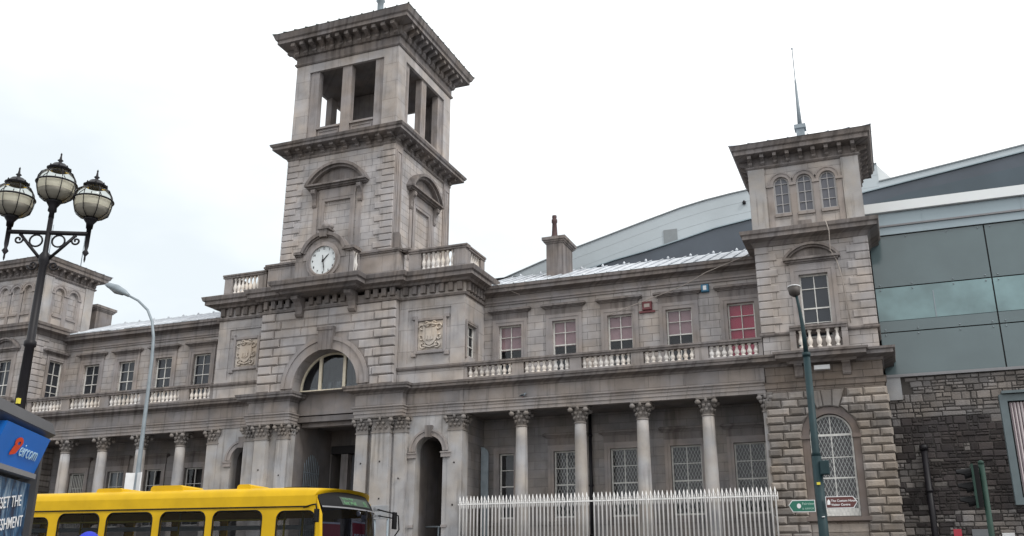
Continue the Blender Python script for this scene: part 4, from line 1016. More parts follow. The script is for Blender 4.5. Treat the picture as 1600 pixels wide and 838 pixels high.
    def arches(FF, oo):
        for o in oo:
            u = (o[0]+o[1])/2; a.arcband(FF, u, o[3]-.35, .35, .55, 0, .05, n=12); a.arcband(FF, u, o[3]-.35, .50, .57, .05, .08, n=12)
            k_ = .003*oo.index(o)
            for s in (-1, 1): a.fbox(FF, u+s*.51-.155, u+s*.51+.155, o[3]-.48-k_, o[3]-.36+k_, 0, .085+k_); a.fbox(FF, u+s*.51-.12, u+s*.51+.12, 16.8, o[3]-.49, 0, .03+k_)
            a.fbox(FF, u-.37, u+.37, 17.36, 17.5, -.1, .08)
    arches(F, ops); arches(S_R if mirror else S_L, sops); a.build('arcade_moulding', 'plain')
    for FF, oo in ((F, ops), (S_R if mirror else S_L, sops)):
        for o in oo:
            if blind:
                k = SB_(); k.fbox(FF, o[0]-.02, o[1]+.02, o[2]-.05, o[3]+.02, -.3, -.14); k.build('blind_arch_infill', 'ashlar')
            else: sash(FF, o[0], o[1], o[2], o[3], -.12, 2, [(19.0, .03), (18.5, .03), (18.0, .03)], arch=True, pane='pane_grey', fm='grey_sash', room=.6)
    # top cornice
    a = SB_(); pth = [(xa, Y0), (xb, Y0), (xb, Y1), (xa, Y1)]
    a.sweep(pth, [(-.3, 19.82), (.05, 19.84), (.12, 19.92), (.12, 19.98), (.04, 20.02), (.04, 20.40), (.52, 20.46), (.58, 20.48), (.58, 20.66), (.66, 20.72), (.72, 20.90), (.72, 20.94), (-.3, 21.0)], True); cn = a.build('cornice', 'cornice')
    bracket_row(F, xa+.1, xb-.1, 9, 20.0, 20.44, .46, .17, cn)
    for SF in (S_L, S_R): bracket_row(SF, Y0+.35, Y1-.1, 7, 20.0, 20.44, .46, .17, cn)
    a = SB_(); o = .76; yc = (Y0+Y1)/2
    c4 = [(xa-o, Y0-o, 20.93), (xb+o, Y0-o, 20.93), (xb+o, Y1+o, 20.93), (xa-o, Y1+o, 20.93), (c, yc, 21.75)]
    a.add(c4, [(0, 1, 4), (1, 2, 4), (2, 3, 4), (3, 0, 4), (0, 1, 2, 3)])
    for i in range(8):
        for A, B in ((0, 1), (1, 2)):
            p = Vector(c4[A]).lerp(Vector(c4[B]), i/7); a.tube([p+Vector((0, 0, .02)), p.lerp(Vector(c4[4]), .6)+Vector((0, 0, .03))], .035, 5)
    a.build('pavilion_roof', 'lead')
    a = SB_(); k = (22.35 if not mirror else 21.7)
    if not mirror:
        a.box(c-.19, c+.19, yc-.19, yc+.19, 21.5, 22.55); a.box(c-.27, c+.27, yc-.27, yc+.27, 22.5, 22.7)
        a.lathe(c, yc, [(.11, 22.7), (.08, 23.8), (.045, 25.2), (.025, 25.3), (.02, 26.95), (.045, 27.0), (.04, 27.08)], 8)
    else: a.lathe(c+3.0, yc, [(.03, 20.9), (.02, 23.3)], 6); a.lathe(c, yc, [(.03, 21.5), (.02, 24.3)], 6)
    a.build('flagpole', 'galv')
pavilion(-4.74, .05, False, False)
pavilion(-53.4, -48.6, True, True)

# ---- wing roofs, chimneys
a = SB_()
for x0, x1 in ((XR, PRX), (PLX, XL)):
    a.add([(x0, WY-.60, 16.33), (x1, WY-.60, 16.33), (x1, 48.6, 18.25), (x0, 48.6, 18.25), (x1, 52.7, 16.5), (x0, 52.7, 16.5)], [(0, 1, 2, 3), (3, 2, 4, 5)])
    a.box(x0, x1, 46.5, 52.2, 2, 16.4)
    n = int((x1-x0)/.62)
    for i in range(n+1):
        x = x0+(x1-x0)*i/n; a.tube([(x, WY-.6, 16.35), (x, 48.6, 18.28)], .04, 5)
    for i in range(int((x1-x0)/1.24)): a.lathe(x0+.5+i*1.24, 48.55, [(.06, 18.2), (.08, 18.32), (.02, 18.4)], 6)
a.build('wing_roof', 'lead')
def chimney(x, y, w_, d_, z0, z1, pot=True):
    a = SB_(); a.box(x-w_/2, x+w_/2, y-d_/2, y+d_/2, z0, z1-.35); a.box(x-w_/2-.05, x+w_/2+.05, y-d_/2-.05, y+d_/2+.05, z0, z0+.25)
    o = a.build('chimney', 'cornice')
    a = MB(); a.box(x-w_/2-.06, x+w_/2+.06, y-d_/2-.06, y+d_/2+.06, z1-.35, z1-.27); a.box(x-w_/2-.13, x+w_/2+.13, y-d_/2-.13, y+d_/2+.13, z1-.27, z1-.17); a.box(x-w_/2-.2, x+w_/2+.2, y-d_/2-.2, y+d_/2+.2, z1-.17, z1); sub(a, 'chimney_cap', 'cornice', o)
    if pot:
        a = MB(); a.lathe(x-.1, y-d_/2+.35, [(.26, z1), (.24, z1+.1), (.17, z1+.25), (.13, z1+.95), (.17, z1+1.0), (.17, z1+1.15), (.12, z1+1.2), (.14, z1+1.3), (.13, z1+1.4)], 8); sub(a, 'chimney_pot', 'pot', o)
chimney(-15.9, 46.95, .95, 1.7, 16.8, 19.45)
chimney(-49.35, 47.2, 1.25, 1.4, 16.5, 19.1, False)
a = SB_(); a.box(-24.6, -20.9, 52, 56, 16, 19.45); a.add([(-24.8, 51.7, 19.4), (-20.7, 51.7, 19.4), (-20.7, 53.6, 19.95), (-24.8, 53.6, 19.95)], [(0, 1, 2, 3)]); a.tube([(-23.2, 52, 19.4), (-23.2, 52, 20.15)], .08, 6); a.build('rear_roof', 'slate')
# small things fixed to the wall
F = front(WY)
a = SB_(); a.cbox(F, -10.72, -10.24, 14.28, 14.72, 0, .16, .03); a.fbox(F, -10.9, -10.1, 14.16, 14.26, 0, .1); e = a.build('alarm_box', 'redhaze'); e['label'] = 'red alarm box on the upper wall between the third and fourth pink-blinded windows'
a = MB(); a.fbox(F, -10.62, -10.34, 14.42, 14.6, .16, .17); sub(a, 'alarm_plate', 'rope', e)
a = SB_(); a.cbox(F, -7.75, -7.37, 14.9, 15.28, 0, .2, .03); e = a.build('alarm_box', 'bluebox'); e['label'] = 'blue alarm box on the upper wall beside the crimson-blinded window'
a = MB(); a.fbox(F, -7.64, -7.48, 14.98, 15.2, .2, .21); sub(a, 'alarm_plate', 'white', e)
a = SB_()
a.tube([(-5.3, 43.8, 16.35), (-7.4, 43.95, 15.75), (-8.5, 44.15, 15.3), (-9.6, 44.25, 15.0), (-11.3, 44.2, 14.5), (-12.4, 44.3, 14.2)], .022, 5)
a.tube([(-18.4, 43.85, 16.35), (-17.2, 44.2, 15.75)], .02, 5)
a.tube([(-1.55, 41.3, 16.7), (-1.45, 41.35, 16.2), (-1.5, 41.6, 15.4), (-1.3, 41.85, 15.0), (-1.15, 41.9, 14.3), (-1.0, 41.93, 12.1)], .024, 5)
a.build('cable', 'rope')
a = SB_(); a.box(-2.75, -2.15, 41.6, 41.8, 16.72, 16.95); a.build('roof_box', 'cornice')

# ================================================================== pigeon
def pigeon(x, y, z, label):
    o = thing('pigeon', label, 'bird', (x, y, z), .4)
    a = MB(); P = [(-.17, 0, .07), (-.10, 0, .10), (-.03, 0, .12), (.05, 0, .13), (.10, 0, .17), (.125, 0, .21), (.155, 0, .225), (.19, 0, .215)]
    a.tube(P, [.012, .035, .06, .062, .042, .030, .030, .005], 10); a.build('body', 'galv', o)
    a = MB(); a.tube([(.0, .02, 0), (.01, .02, .07)], .006, 5); a.tube([(.0, -.02, 0), (.01, -.02, .07)], .006, 5); a.build('legs', 'redcard', o)
    for s in (-1, 1):
        a = MB(); a.tube([(.07, s*.05, .14), (-.02, s*.065, .12), (-.16, s*.03, .08)], [.02, .035, .008], 6); a.build('wing', 'iron', o)
pigeon(-16.15, 41.86, 9.83, 'dark pigeon perched on the ledge over the first column right of the portal block')

# ================================================================== railings
FX0, FX1, FYY = -19.3, -4.62, 41.55
fn = thing('iron_fence', 'silver painted spear-topped iron railings in front of the right colonnade', 'fence', (FX0, FYY, 0))
a = MB(); L_ = FX1-FX0
a.box(0, L_, -.03, .03, 4.87, 4.925); a.build('rail', 'rail_paint', fn); a = MB(); a.box(0, L_, -.025, .025, 2.5, 2.57); a.build('rail', 'rail_paint', fn)
a = MB(); a.box(-.1, L_+.1, -.25, .25, 0, 2.3); a.build('plinth', 'plain', fn)
nb = 80; b0 = None
for i in range(nb):
    x = (i+.5)*L_/nb
    if abs(x+FX0+12.75) < .12: continue
    if b0 is None:
        a = MB(); a.lathe(0, 0, [(.036, 2.3), (.036, 4.95), (.04, 4.96), (.04, 5.0), (.026, 5.02), (.052, 5.09), (.006, 5.28)], 8); [a.lathe(sx_*.092, 0, [(.008, 4.68), (.02, 4.76), (.02, 5.0), (.005, 5.08)], 5) for sx_ in (1,)]
        b0 = a.build('bar', 'rail_paint', fn); q = b0
    else: q = b0.copy(); C.objects.link(q); q.parent = fn
    q.location = (x, random.uniform(-.004, .004), random.uniform(-.012, .012)); q.rotation_euler = (random.uniform(-.004, .004), random.uniform(-.003, .003), 0); q['group'] = 'railing bars'

# ================================================================== rubble wall right of the station
rw = thing('stone_wall', 'tall soot-blackened rubble stone wall under the glass building', 'wall', (0, 43.5, 0))
a = MB(); a.box(.06, 30, .05, 1.2, 0, 9.9); a.build('wall_core', 'mortar', rw)
Fr = lambda u, z, d: (u, -d+.05, z)
a = MB(); b = MB(); z = 1.0; rr = random.Random(3)
while z < 9.8:
    h = rr.uniform(.15, .36)
    if 7.95 < z < 8.3: h = 8.33-z if 8.33-z > .1 else .2
    z1 = min(z+h, 9.86); x = .1+rr.uniform(0, .1)
    while x < 9:
        w_ = rr.uniform(.16, .62)*(1.6 if 8.05 < z < 8.3 else 1)
        edge = 1.0+.5*sin(z*2.3)+.25*sin(z*5.1)
        pale = z > 8.02 or rr.random() < (.75 if x < edge or (z < 4.2 and x > 1.5) else .04)
        t = a if pale else b
        if not (x < .75 and z > 8.9):
            def stn(x0, x1, za, zb):
                g_ = lambda: rr.uniform(.004, .03)
                P = [(x0+g_(), za+g_()), (x1-g_(), za+g_()), (x1-g_(), zb-g_()), ((x0+x1)/2+rr.uniform(-.06, .06), zb-rr.uniform(.002, .02)), (x0+g_(), zb-g_())]
                t.cpoly(Fr, P, 0, .02+rr.random()*.05, .03)
            if rr.random() < .4 and z1-z > .2:
                zm = z+(z1-z)*rr.uniform(.35, .65); xm = x+w_*rr.uniform(.35, .65)
                stn(x, x+w_, z, zm); stn(x, xm, zm, z1); stn(xm, x+w_, zm, z1)
            else: stn(x, x+w_, z, z1)
        x += w_
    z = z1
a.build('upper_stonework', 'rubble', rw); b.build('lower_stonework', 'rubble_dark', rw)
a = MB(); a.box(.12, .72, -.08, .1, 8.9, 9.88); a.build('pale_slab', 'slab', rw)
a = MB(); a.box(.06, 30, -.12, .3, 9.88, 10.0); a.build('coping', 'greytrim', rw)
a = MB(); a.tube([(1.28, -.2, 0), (1.27, -.2, 6.75)], .13, 12); a.lathe(1.27, -.2, [(.17, 6.72), (.17, 6.9), (.1, 6.95)], 12); a.lathe(1.27, -.2, [(.16, 5.0), (.16, 5.12)], 12); a.build('drainpipe', 'iron', rw)

# posters low on the wall
for x, z, w_, h_, m_, lb in ((2.12, 3.35, .3, .35, 'redcard', 'small red notice fixed low on the rubble wall beside the drainpipe'), (2.95, 3.35, .6, .32, 'blind_wht', 'pale grey notice board low on the rubble wall behind the traffic light'), (3.95, 3.2, .45, .3, 'white', 'white notice low on the rubble wall below the billboard')):
    o = MB(); o.cbox(front(43.38), x-w_/2, x+w_/2, z-h_/2, z+h_/2, -.02, .02, .008); o = o.build('wall_notice', m_); tag(o, lb, 'notice')

# ================================================================== billboard
bb = thing('billboard', 'large framed billboard with a pinkish slatted face in front of the rubble wall', 'billboard', (6.2, 40.0, 0))
bx0, bx1, bz0, bz1 = 4.04-6.2, 3.8, 4.2, 8.28
a = MB(); t = .26
a.box(bx0, bx1, -.12, .22, bz0, bz0+t); a.box(bx0, bx1, -.12, .22, bz1-t, bz1); a.box(bx0, bx0+t, -.12, .22, bz0+t, bz1-t); a.box(bx1-t, bx1, -.12, .22, bz0+t, bz1-t); a.build('frame', 'board_frame', bb)
a = MB(); a.box(bx0+t, bx1-t, .02, .12, bz0+t, bz1-t); a.build('backing', 'black', bb)
a = MB(); n = 44
for i in range(n):
    x = bx0+t+.05+(bx1-bx0-2*t-.1)*i/n; w_ = (bx1-bx0-2*t-.1)/n
    a.add([(x+.01, -.0, bz0+t+.05), (x+w_*.5, -.045, bz0+t+.05), (x+w_-.01, 0, bz0+t+.05), (x+.01, 0, bz1-t-.05), (x+w_*.5, -.045, bz1-t-.05), (x+w_-.01, 0, bz1-t-.05)], [(0, 1, 4, 3), (1, 2, 5, 4)])
a.build('rotating_slats', 'slats', bb)
a = MB(); a.box(bx0+.1, bx1, -.25, .3, bz1+.02, bz1+.12); a.build('light_tray', 'board_frame', bb)
for x in (-1.2, 2.8): a = MB(); a.box(x-.12, x+.12, .25, .5, 0, 8.1); a.build('post', 'board_frame', bb)

# ================================================================== modern glass building behind
mb_ = thing('office_building', 'modern office block with grey-green glass wall and sweeping curved metal roof behind the station', 'office building', (5, 50, 0))
def MBO(): 
    m = MB(); return m
def mo(m, name, material): m.v = [(x-5, y-50, z) for x, y, z in m.v]; return m.build(name, material, mb_)
G = front(44.5)
m = MBO(); m.box(.12, 30, 44.62, 58, 9.9, 18.2); mo(m, 'core_wall', 'joint')
vj = [.13, 4.98, 10.0, 15.0, 20.0, 25, 30]; zj = [10.02, 12.12, 14.22, 16.70]
m = MBO(); m2 = MBO()
for i in range(len(vj)-1):
    for j in range(3):
        u0, u1, z0, z1 = vj[i]+.03, vj[i+1]-.03, zj[j]+.025, zj[j+1]-.025
        if j == 1:
            m.fbox(G, u0, u1, z0, 12.64, 0, .04); m2.fbox(G, u0, u1, 12.66, z1, 0, .038)
        else: m.fbox(G, u0, u1, z0, z1, 0, .04)
mo(m, 'glass_panel', 'glass_panel'); mo(m2, 'vision_glazing', 'glass_vision')
m = MBO()
for x in (2.55, 7.5, 12.5): m.fbox(G, x-.02, x+.02, 12.66, 13.9, .038, .05)
for i in range(len(vj)-1):
    for z in zj[1:]:
        for du in (.25, 1.6, 3.3, 4.6):
            for dz in (-.12, .12):
                if z > 16.6 and dz > 0: continue
                p = G(vj[i]+du, z+dz, .045); m.lathe(p[0], p[1], [(.028, p[2]-.028), (.028, p[2]+.028)], 6)
mo(m, 'glazing_bolts', 'galv')
m = MBO(); m.fbox(G, .0, 30, 16.72, 17.1, -.1, .12); mo(m, 'cladding_band', 'blue_clad')
m = MBO(); m.fbox(G, -.05, 30, 17.16, 17.78, -.3, .10); 
for x in (2.55, 6.6, 10.8): m.fbox(G, x-.015, x+.015, 16.75, 17.76, .12, .125)
mo(m, 'cladding_band', 'blue_clad')
m = MBO(); m.fbox(G, -.05, 30, 17.09, 17.17, -.1, .2); mo(m, 'gutter', 'greytrim')
m = MBO(); m.fbox(G, -.4, 30, 17.80, 18.26, -.3, .3); mo(m, 'white_fascia', 'white_clad')
# curved roof mass far behind (y = 58)
R_ = front(58)
top = [(-25.5, 20.9), (-23.4, 21.60), (-21, 22.35), (-18.5, 23.06), (-16, 23.7), (-13.9, 24.24), (-11.1, 24.93), (-9.5, 25.22), (-7.9, 25.42), (-6.4, 25.56), (-3, 25.85), (0, 26.02), (1.18, 26.08), (1.18, 24.86), (3.5, 25.15), (5.82, 25.45), (9.32, 25.92), (14, 26.45), (24, 27.4), (36, 28.2)]
low = [(36, 19), (-25.5, 19)]
m = MBO(); m.prism(R_, top+low, -14, 0); mo(m, 'curved_roof', 'steel_roof')
m = MBO(); m.prism(R_, [(1.18, 24.86), (1.18, 26.08), (2.0, 24.95)], -.6, -.2); mo(m, 'roof_step', 'white_clad')
m = MBO()
for i in range(len(top)-1):
    (x0, z0), (x1, z1) = top[i], top[i+1]
    if x1-x0 > .01: m.prism(R_, [(x0, z0-.02), (x1, z1-.02), (x1, z1+.05), (x0, z0+.05)], -.5, .08)
for t_ in (.75, 1.5, 2.25):
    for i in range(1, len(top)-1):
        (x0, z0), (x1, z1) = top[i], top[i+1]
        if x1-x0 > .01 and abs(z1-z0) < 1 and x0 < 1: m.prism(R_, [(x0, z0-t_-.01), (x1, z1-t_-.01), (x1, z1-t_), (x0, z0-t_)], 0, .006)
mo(m, 'roof_edge_trim', 'louvre')
dk = [(-17.6, 21.2), (-15.56, 21.65), (-13.4, 22.0), (-11.25, 22.45), (-8.88, 22.98), (-6.5, 23.30), (-3, 23.62), (.1, 24.02), (2.5, 24.35), (5.0, 24.68), (9.23, 25.26), (16, 26.0), (36, 27.4)]
m = MBO(); m.prism(R_, dk+[(36, 19.1), (-17.6, 19.1)], 0, .5); mo(m, 'glazed_band', 'dark_band')
m = MBO()
for i in range(len(dk)-1):
    (x0, z0), (x1, z1) = dk[i], dk[i+1]; m.prism(R_, [(x0, z0), (x1, z1), (x1, z1+.07), (x0, z0+.07)], 0, .62)
for x in [-14.6+1.75*i for i in range(18)]:
    pass
mo(m, 'glazing_trim', 'blue_clad')
m = MBO(); m.prism(R_, [(0, 22.9), (2.73, 23.5), (9.06, 24.2), (20, 25.2), (20, 19.2), (0, 19.2)], .5, 1.1); mo(m, 'lower_glazed_band', 'dark_band2')
m = MBO(); m.fbox(R_, -12.35, -11.45, 22.42, 23.5, 0, .06); mo(m, 'louvre_panel', 'louvre')
m = MBO(); m.lathe(-7.0, 57.9, [(.1, 24.55), (.12, 24.7), (.05, 24.8)], 8); mo(m, 'roof_light', 'iron')

# ================================================================== ornate three-globe lamp
lp = thing('ornate_street_lamp', 'black cast-iron street lamp with three glass globes on scrolled arms', 'street lamp', (-10.52, 9.0, .16))
ad = Vector((.896, .445, 0))
a = MB(); a.lathe(0, 0, [(.28, 0), (.28, .15), (.24, .2), (.22, .9), (.26, .95), (.16, 1.1), (.10, 1.2), (.075, 3.0), (.060, 4.35), (.078, 4.37), (.078, 4.43), (.056, 4.45), (.048, 5.50), (.072, 5.56), (.072, 5.64), (.036, 5.70), (.034, 6.3)], 14); a.build('post', 'iron', lp)
# arms bar
a = MB(); hb = .535; zb = 5.98
a.tube([ad*-hb+Vector((0, 0, zb)), ad*hb+Vector((0, 0, zb))], .033, 8)
for s in (-1, 1):
    def AP(u, z): return ad*(s*u)+Vector((0, 0, z))
    a.tube([AP(.04, 5.58), AP(.24, 5.80), AP(.36, 5.94)], .022, 6)
    a.tube([AP(.15+.085*cos(t*pi/8), zb-.12+.085*sin(t*pi/8)) for t in range(16)], .013, 6, True)
    a.tube([AP(.385+(.07-.003*t)*cos(pi/2+t*.45), zb-.11+(.07-.003*t)*sin(pi/2+t*.45)) for t in range(20)], .014, 6)
    a.tube([AP(.14+(.07-.003*t)*cos(-t*.45), 5.50+(.07-.003*t)*sin(-t*.45)) for t in range(18)], .013, 6)
a.build('scrolled_arm', 'iron', lp)
def globe(off, z0, drop):
    """lantern: stem, holder, globe with bands, crown, finial"""
    cx, cy = off.x, off.y
    a = MB()
    if drop: a.lathe(cx, cy, [(.004, zb-.42), (.014, zb-.38), (.012, zb-.33), (.045, zb-.28), (.02, zb-.24), (.03, zb-.18), (.034, zb+.2), (.045, z0-.12), (.05, z0-.05), (.085, z0), (.10, z0+.03)], 12)
    else: a.lathe(cx, cy, [(.038, 6.2), (.034, z0-.14), (.06, z0-.12), (.055, z0-.06), (.09, z0), (.11, z0+.03)], 12)
    zc = z0+.265; R = .262
    lan = a.build('lantern', 'iron', lp)
    b = MB(); b.lathe(cx, cy, [(.06, zc-.25), (.14, zc-.225), (.22, zc-.16), (.250, zc-.06), (R, zc+.02), (.250, zc+.10), (.215, zc+.17), (.14, zc+.225)], 28); b.build('globe', M['globe'], lan)
    b = MB(); b.lathe(cx, cy, [(.05, zc-.23), (.13, zc-.205), (.205, zc-.145), (.235, zc-.05), (.24, zc+.0), (.228, zc+.06)], 20); b.build('diffuser', M['diffuser'], lan)
    b = MB(); b.lathe(cx, cy, [(.055, zc-.238), (.135, zc-.214), (.208, zc-.15), (.233, zc-.085)], 20); b.build('globe_underside_shading', 'globe_shading', lan)  # added grey shell, painted shading on the underside of the globe
    b = MB(); pts = [(cx+(R+.004)*cos(t*2*pi/28), cy+(R+.004)*sin(t*2*pi/28), zc+.03) for t in range(28)]
    b.tube(pts, .013, 6, True)
    for k in range(8):
        an = k*pi/4+.3; prof = [(.07, -.25), (.145, -.225), (.225, -.16), (.253, -.06), (R+.003, .02), (.253, .10), (.22, .17), (.145, .225)]
        b.tube([(cx+r*cos(an), cy+r*sin(an), zc+z) for r, z in prof], .006, 5)
    b.build('globe_bands', 'iron', lan)
    b = MB(); zt = zc+.21; b.lathe(cx, cy, [(.07, zt+.01), (.135, zt+.025), (.165, zt+.045), (.15, zt+.06), (.11, zt+.09), (.085, zt+.12), (.035, zt+.14), (.018, zt+.16), (.04, zt+.18), (.018, zt+.20), (.010, zt+.26), (.014, zt+.275), (.003, zt+.30)], 14)
    for k in range(8): an = k*pi/4; b.lathe(cx+.15*cos(an), cy+.15*sin(an), [(.008, zt+.04), (.012, zt+.065), (.004, zt+.08)], 5)
    b.build('crown', 'iron', lan)
gm = bpy.data.materials.new('smoky_lamp_glass'); gm.use_nodes = True; t = gm.node_tree; 
for q in list(t.nodes):
    if q.type == 'BSDF_PRINCIPLED': t.nodes.remove(q)
tr = t.nodes.new('ShaderNodeBsdfTransparent'); tr.inputs[0].default_value = (.90, .90, .87, 1); gl = t.nodes.new('ShaderNodeBsdfGlossy'); gl.inputs['Roughness'].default_value = .05
fr = t.nodes.new('ShaderNodeLayerWeight'); fr.inputs['Blend'].default_value = .10; mxs = t.nodes.new('ShaderNodeMixShader')
t.links.new(fr.outputs['Fresnel'], mxs.inputs[0]); t.links.new(tr.outputs[0], mxs.inputs[1]); t.links.new(gl.outputs[0], mxs.inputs[2]); t.links.new(mxs.outputs[0], [q for q in t.nodes if q.type == 'OUTPUT_MATERIAL'][0].inputs[0])
M['globe'] = gm
dm = bpy.data.materials.new('cream_diffuser'); dm.use_nodes = True; t = dm.node_tree
for q in list(t.nodes):
    if q.type == 'BSDF_PRINCIPLED': t.nodes.remove(q)
d1 = t.nodes.new('ShaderNodeBsdfDiffuse'); d1.inputs[0].default_value = (.82, .80, .74, 1); d3 = t.nodes.new('ShaderNodeBsdfTranslucent'); d3.inputs[0].default_value = (.93, .91, .84, 1)
dx_ = t.nodes.new('ShaderNodeMixShader'); dx_.inputs[0].default_value = .55; t.links.new(d1.outputs[0], dx_.inputs[1]); t.links.new(d3.outputs[0], dx_.inputs[2]); t.links.new(dx_.outputs[0], [q for q in t.nodes if q.type == 'OUTPUT_MATERIAL'][0].inputs[0])
M['diffuser'] = dm
globe(Vector((0, 0, 0)), 6.42, False); globe(ad*hb, 6.18, True); globe(ad*-hb, 6.18, True)
a = MB(); a.box(.035, .075, -.10, -.06, 3.58, 3.65); a.build('yellow_tag', 'yellowmark', lp)

# ================================================================== grey curved street lamp
gl_ = thing('street_lamp', 'grey street lamp with a curved arm, rising behind the bus', 'street lamp', (-20.56, 22, 0))
a = MB(); P = [(0, 0, .0), (0, 0, 3), (0, 0, 5.2), (0, 0, 7.9), (-.05, 0, 8.6), (-.18, 0, 9.1), (-.42, 0, 9.5), (-.85, 0, 9.85), (-1.35, 0, 10.1)]
a.tube(P, [.10, .09, .062, .05, .045, .042, .04, .037, .035], 10); a.build('pole', 'galv', gl_)
a = MB(); a.tube([(-1.25, 0, 10.05), (-1.45, 0, 10.18), (-1.8, 0, 10.36), (-2.15, 0, 10.50), (-2.3, 0, 10.53)], [.05, .09, .12, .09, .02], 12); a.build('lamp_head', 'galv', gl_)
a = MB(); a.tube([(-1.5, -.0, 10.13), (-1.8, 0, 10.27), (-2.1, 0, 10.43)], [.05, .10, .05], 10); a.build('lens', 'blind_wht', gl_)
for sx, rz in ((-1, .5), (1, -.45)):
    a = MB(); a.box(-.14, .14, -.015, .015, 3.95, 4.5); o = a.build('sign_board', 'white', gl_); o.location = (sx*.16, -.10, 0); o.rotation_euler = (0, 0, rz)

# ================================================================== dark teal lamp with direction signs
tl = thing('street_lamp', 'dark teal lamp column carrying direction signs in front of the right pavilion', 'street lamp', (-1.69, 24, 0))
a = MB(); a.tube([(0, 0, 0), (0, 0, 4.4)], .115, 14); a.tube([(0, 0, 4.4), (0, 0, 4.5), (0, 0, 6.9)], [.115, .09, .085], 12); a.tube([(0, 0, 6.9), (-.02, 0, 7.6), (-.06, 0, 8.1), (-.11, 0, 8.5)], [.06, .05, .04, .035], 10); a.lathe(0, 0, [(.10, 6.85), (.10, 6.95)], 10); a.box(-.16, -.1, -.02, .02, 7.12, 7.15); a.build('pole', 'teal_pole', tl)
a = MB(); a.lathe(-.14, 0, [(.05, 8.42), (.14, 8.48), (.17, 8.655)], 12, sx=.95, sy=1.3); o = a.build('lamp_head', 'brownhead', tl)
a = MB(); a.lathe(-.14, 0, [(.175, 8.655), (.172, 8.68), (.12, 8.70)], 12, sx=.95, sy=1.3); a.build('lamp_cover', 'white', tl)
a = MB(); a.cbox(front(-.12), .07, .28, 3.95, 4.28, -.1, .06, .02); a.build('control_box', 'teal_pole', tl)
a = MB(); a.box(-.04, .04, -.13, -.11, 3.72, 3.78); a.build('yellow_sticker', 'yellowmark', tl)
a = MB(); a.tube([(.0, -.13, 2.98), (.07, -.12, 2.985)], .012, 5); a.build('band_clip', 'white', tl)
def fsign(pts, inset, matn, name):
    F = front(-.13); a = MB(); a.prism(F, pts, 0, .03); s = a.build(name, 'white', tl)
    cx = sum(p[0] for p in pts)/len(pts); cz = sum(p[1] for p in pts)/len(pts)
    w_ = max(p[0] for p in pts)-min(p[0] for p in pts); h_ = max(p[1] for p in pts)-min(p[1] for p in pts)
    zmid = (max(p[1] for p in pts)+min(p[1] for p in pts))/2; xm = (max(p[0] for p in pts)+min(p[0] for p in pts))/2
    a = MB(); a.prism(F, [(xm+(x-xm)*(1-2*inset/w_), zmid+(z-zmid)*(1-2*inset/h_)) for x, z in pts], .03, .034); a.build('sign_face', matn, s); return s
sg = fsign([(-.73, 3.26), (-.64, 3.375), (-.12, 3.375), (-.12, 3.10), (-.64, 3.10+.0)], .016, 'sign_green', 'direction_sign'); sg['label'] = 'green pointed direction sign facing left'
text('sign_text', 'Fairview', .085, plane_matrix((-.42, -.167, 3.262), (1, 0, 0), (0, -1, 0)), 'sign_txt_g', sg, ext=.001)
text('sign_text', '& AIRPORT', .062, plane_matrix((-.42, -.167, 3.155), (1, 0, 0), (0, -1, 0)), 'sign_txt_g', sg, ext=.001)
a = MB(); a.prism(front(-.164), [(-.49+.05*cos(i*pi/4), 3.24+.06*sin(i*pi/4)) for i in range(8)], 0, .003); a.build('sign_symbol', 'white', sg)
sb = fsign([(.12, 3.44), (.74, 3.44), (.83, 3.305), (.74, 3.17), (.12, 3.17)], .016, 'sign_brown', 'direction_sign'); sb['label'] = 'brown tourist direction sign pointing right'
text('sign_text', 'The Custom House', .072, plane_matrix((.24, -.167, 3.315), (1, 0, 0), (0, -1, 0)), 'whitetext', sb, ext=.001, bold=.001)
text('sign_text', 'Visitor Centre', .072, plane_matrix((.24, -.167, 3.225), (1, 0, 0), (0, -1, 0)), 'whitetext', sb, ext=.001, bold=.001)
a = MB(); a.prism(front(-.164), [(.155, 3.25), (.22, 3.25), (.225, 3.33), (.19, 3.38), (.155, 3.33)], 0, .003); a.build('sign_symbol', 'whitetext', sb)

# ================================================================== traffic light
tf = thing('traffic_light', 'black hooded traffic signal seen side-on on a green pole before the rubble wall', 'traffic light', (1.62, 21, 0))
a = MB(); a.tube([(0, 0, 0), (0, 0, 3.78)], .055, 12); a.lathe(0, 0, [(.06, 3.76), (.05, 3.82), (.01, 3.84)], 12); a.build('pole', 'green_pole', tf)
a = MB(); a.box(-.20, -.16, -.18, .18, 2.92, 3.76); a.build('backing_board', 'green_pole', tf)
a = MB(); a.box(-.16, -.07, -.14, .14, 2.94, 3.74); a.build('signal_housing', 'black', tf)
for z in (3.05, 3.32, 3.59):
    a = MB(); n = 12; vv = []
    for k in range(n+1):
        an = radians(-40+260*k/n); vv += [(-.20, .11*cos(an), z+.11*sin(an)), (-.20-(.27 if 20 < -40+260*k/n < 160 else .12), .11*cos(an), z+.11*sin(an)-.03)]
    a.add(vv, [(2*k, 2*k+1, 2*k+3, 2*k+2) for k in range(n)]); 
    a.add([(v[0], v[1]*.94, v[2]) for v in vv], [(2*k, 2*k+1, 2*k+3, 2*k+2) for k in range(n)]); h_ = a.build('visor', 'black', tf)
    a = MB(); a.add([(-.21, .095*cos(i*pi/8), z+.095*sin(i*pi/8)) for i in range(16)], [tuple(range(16))]); a.build('lens', 'dark', tf)
for z in (3.1, 3.6): a = MB(); a.tube([(-.1, 0, z), (0, 0, z)], .02, 6); a.build('mounting_bracket', 'green_pole', tf)

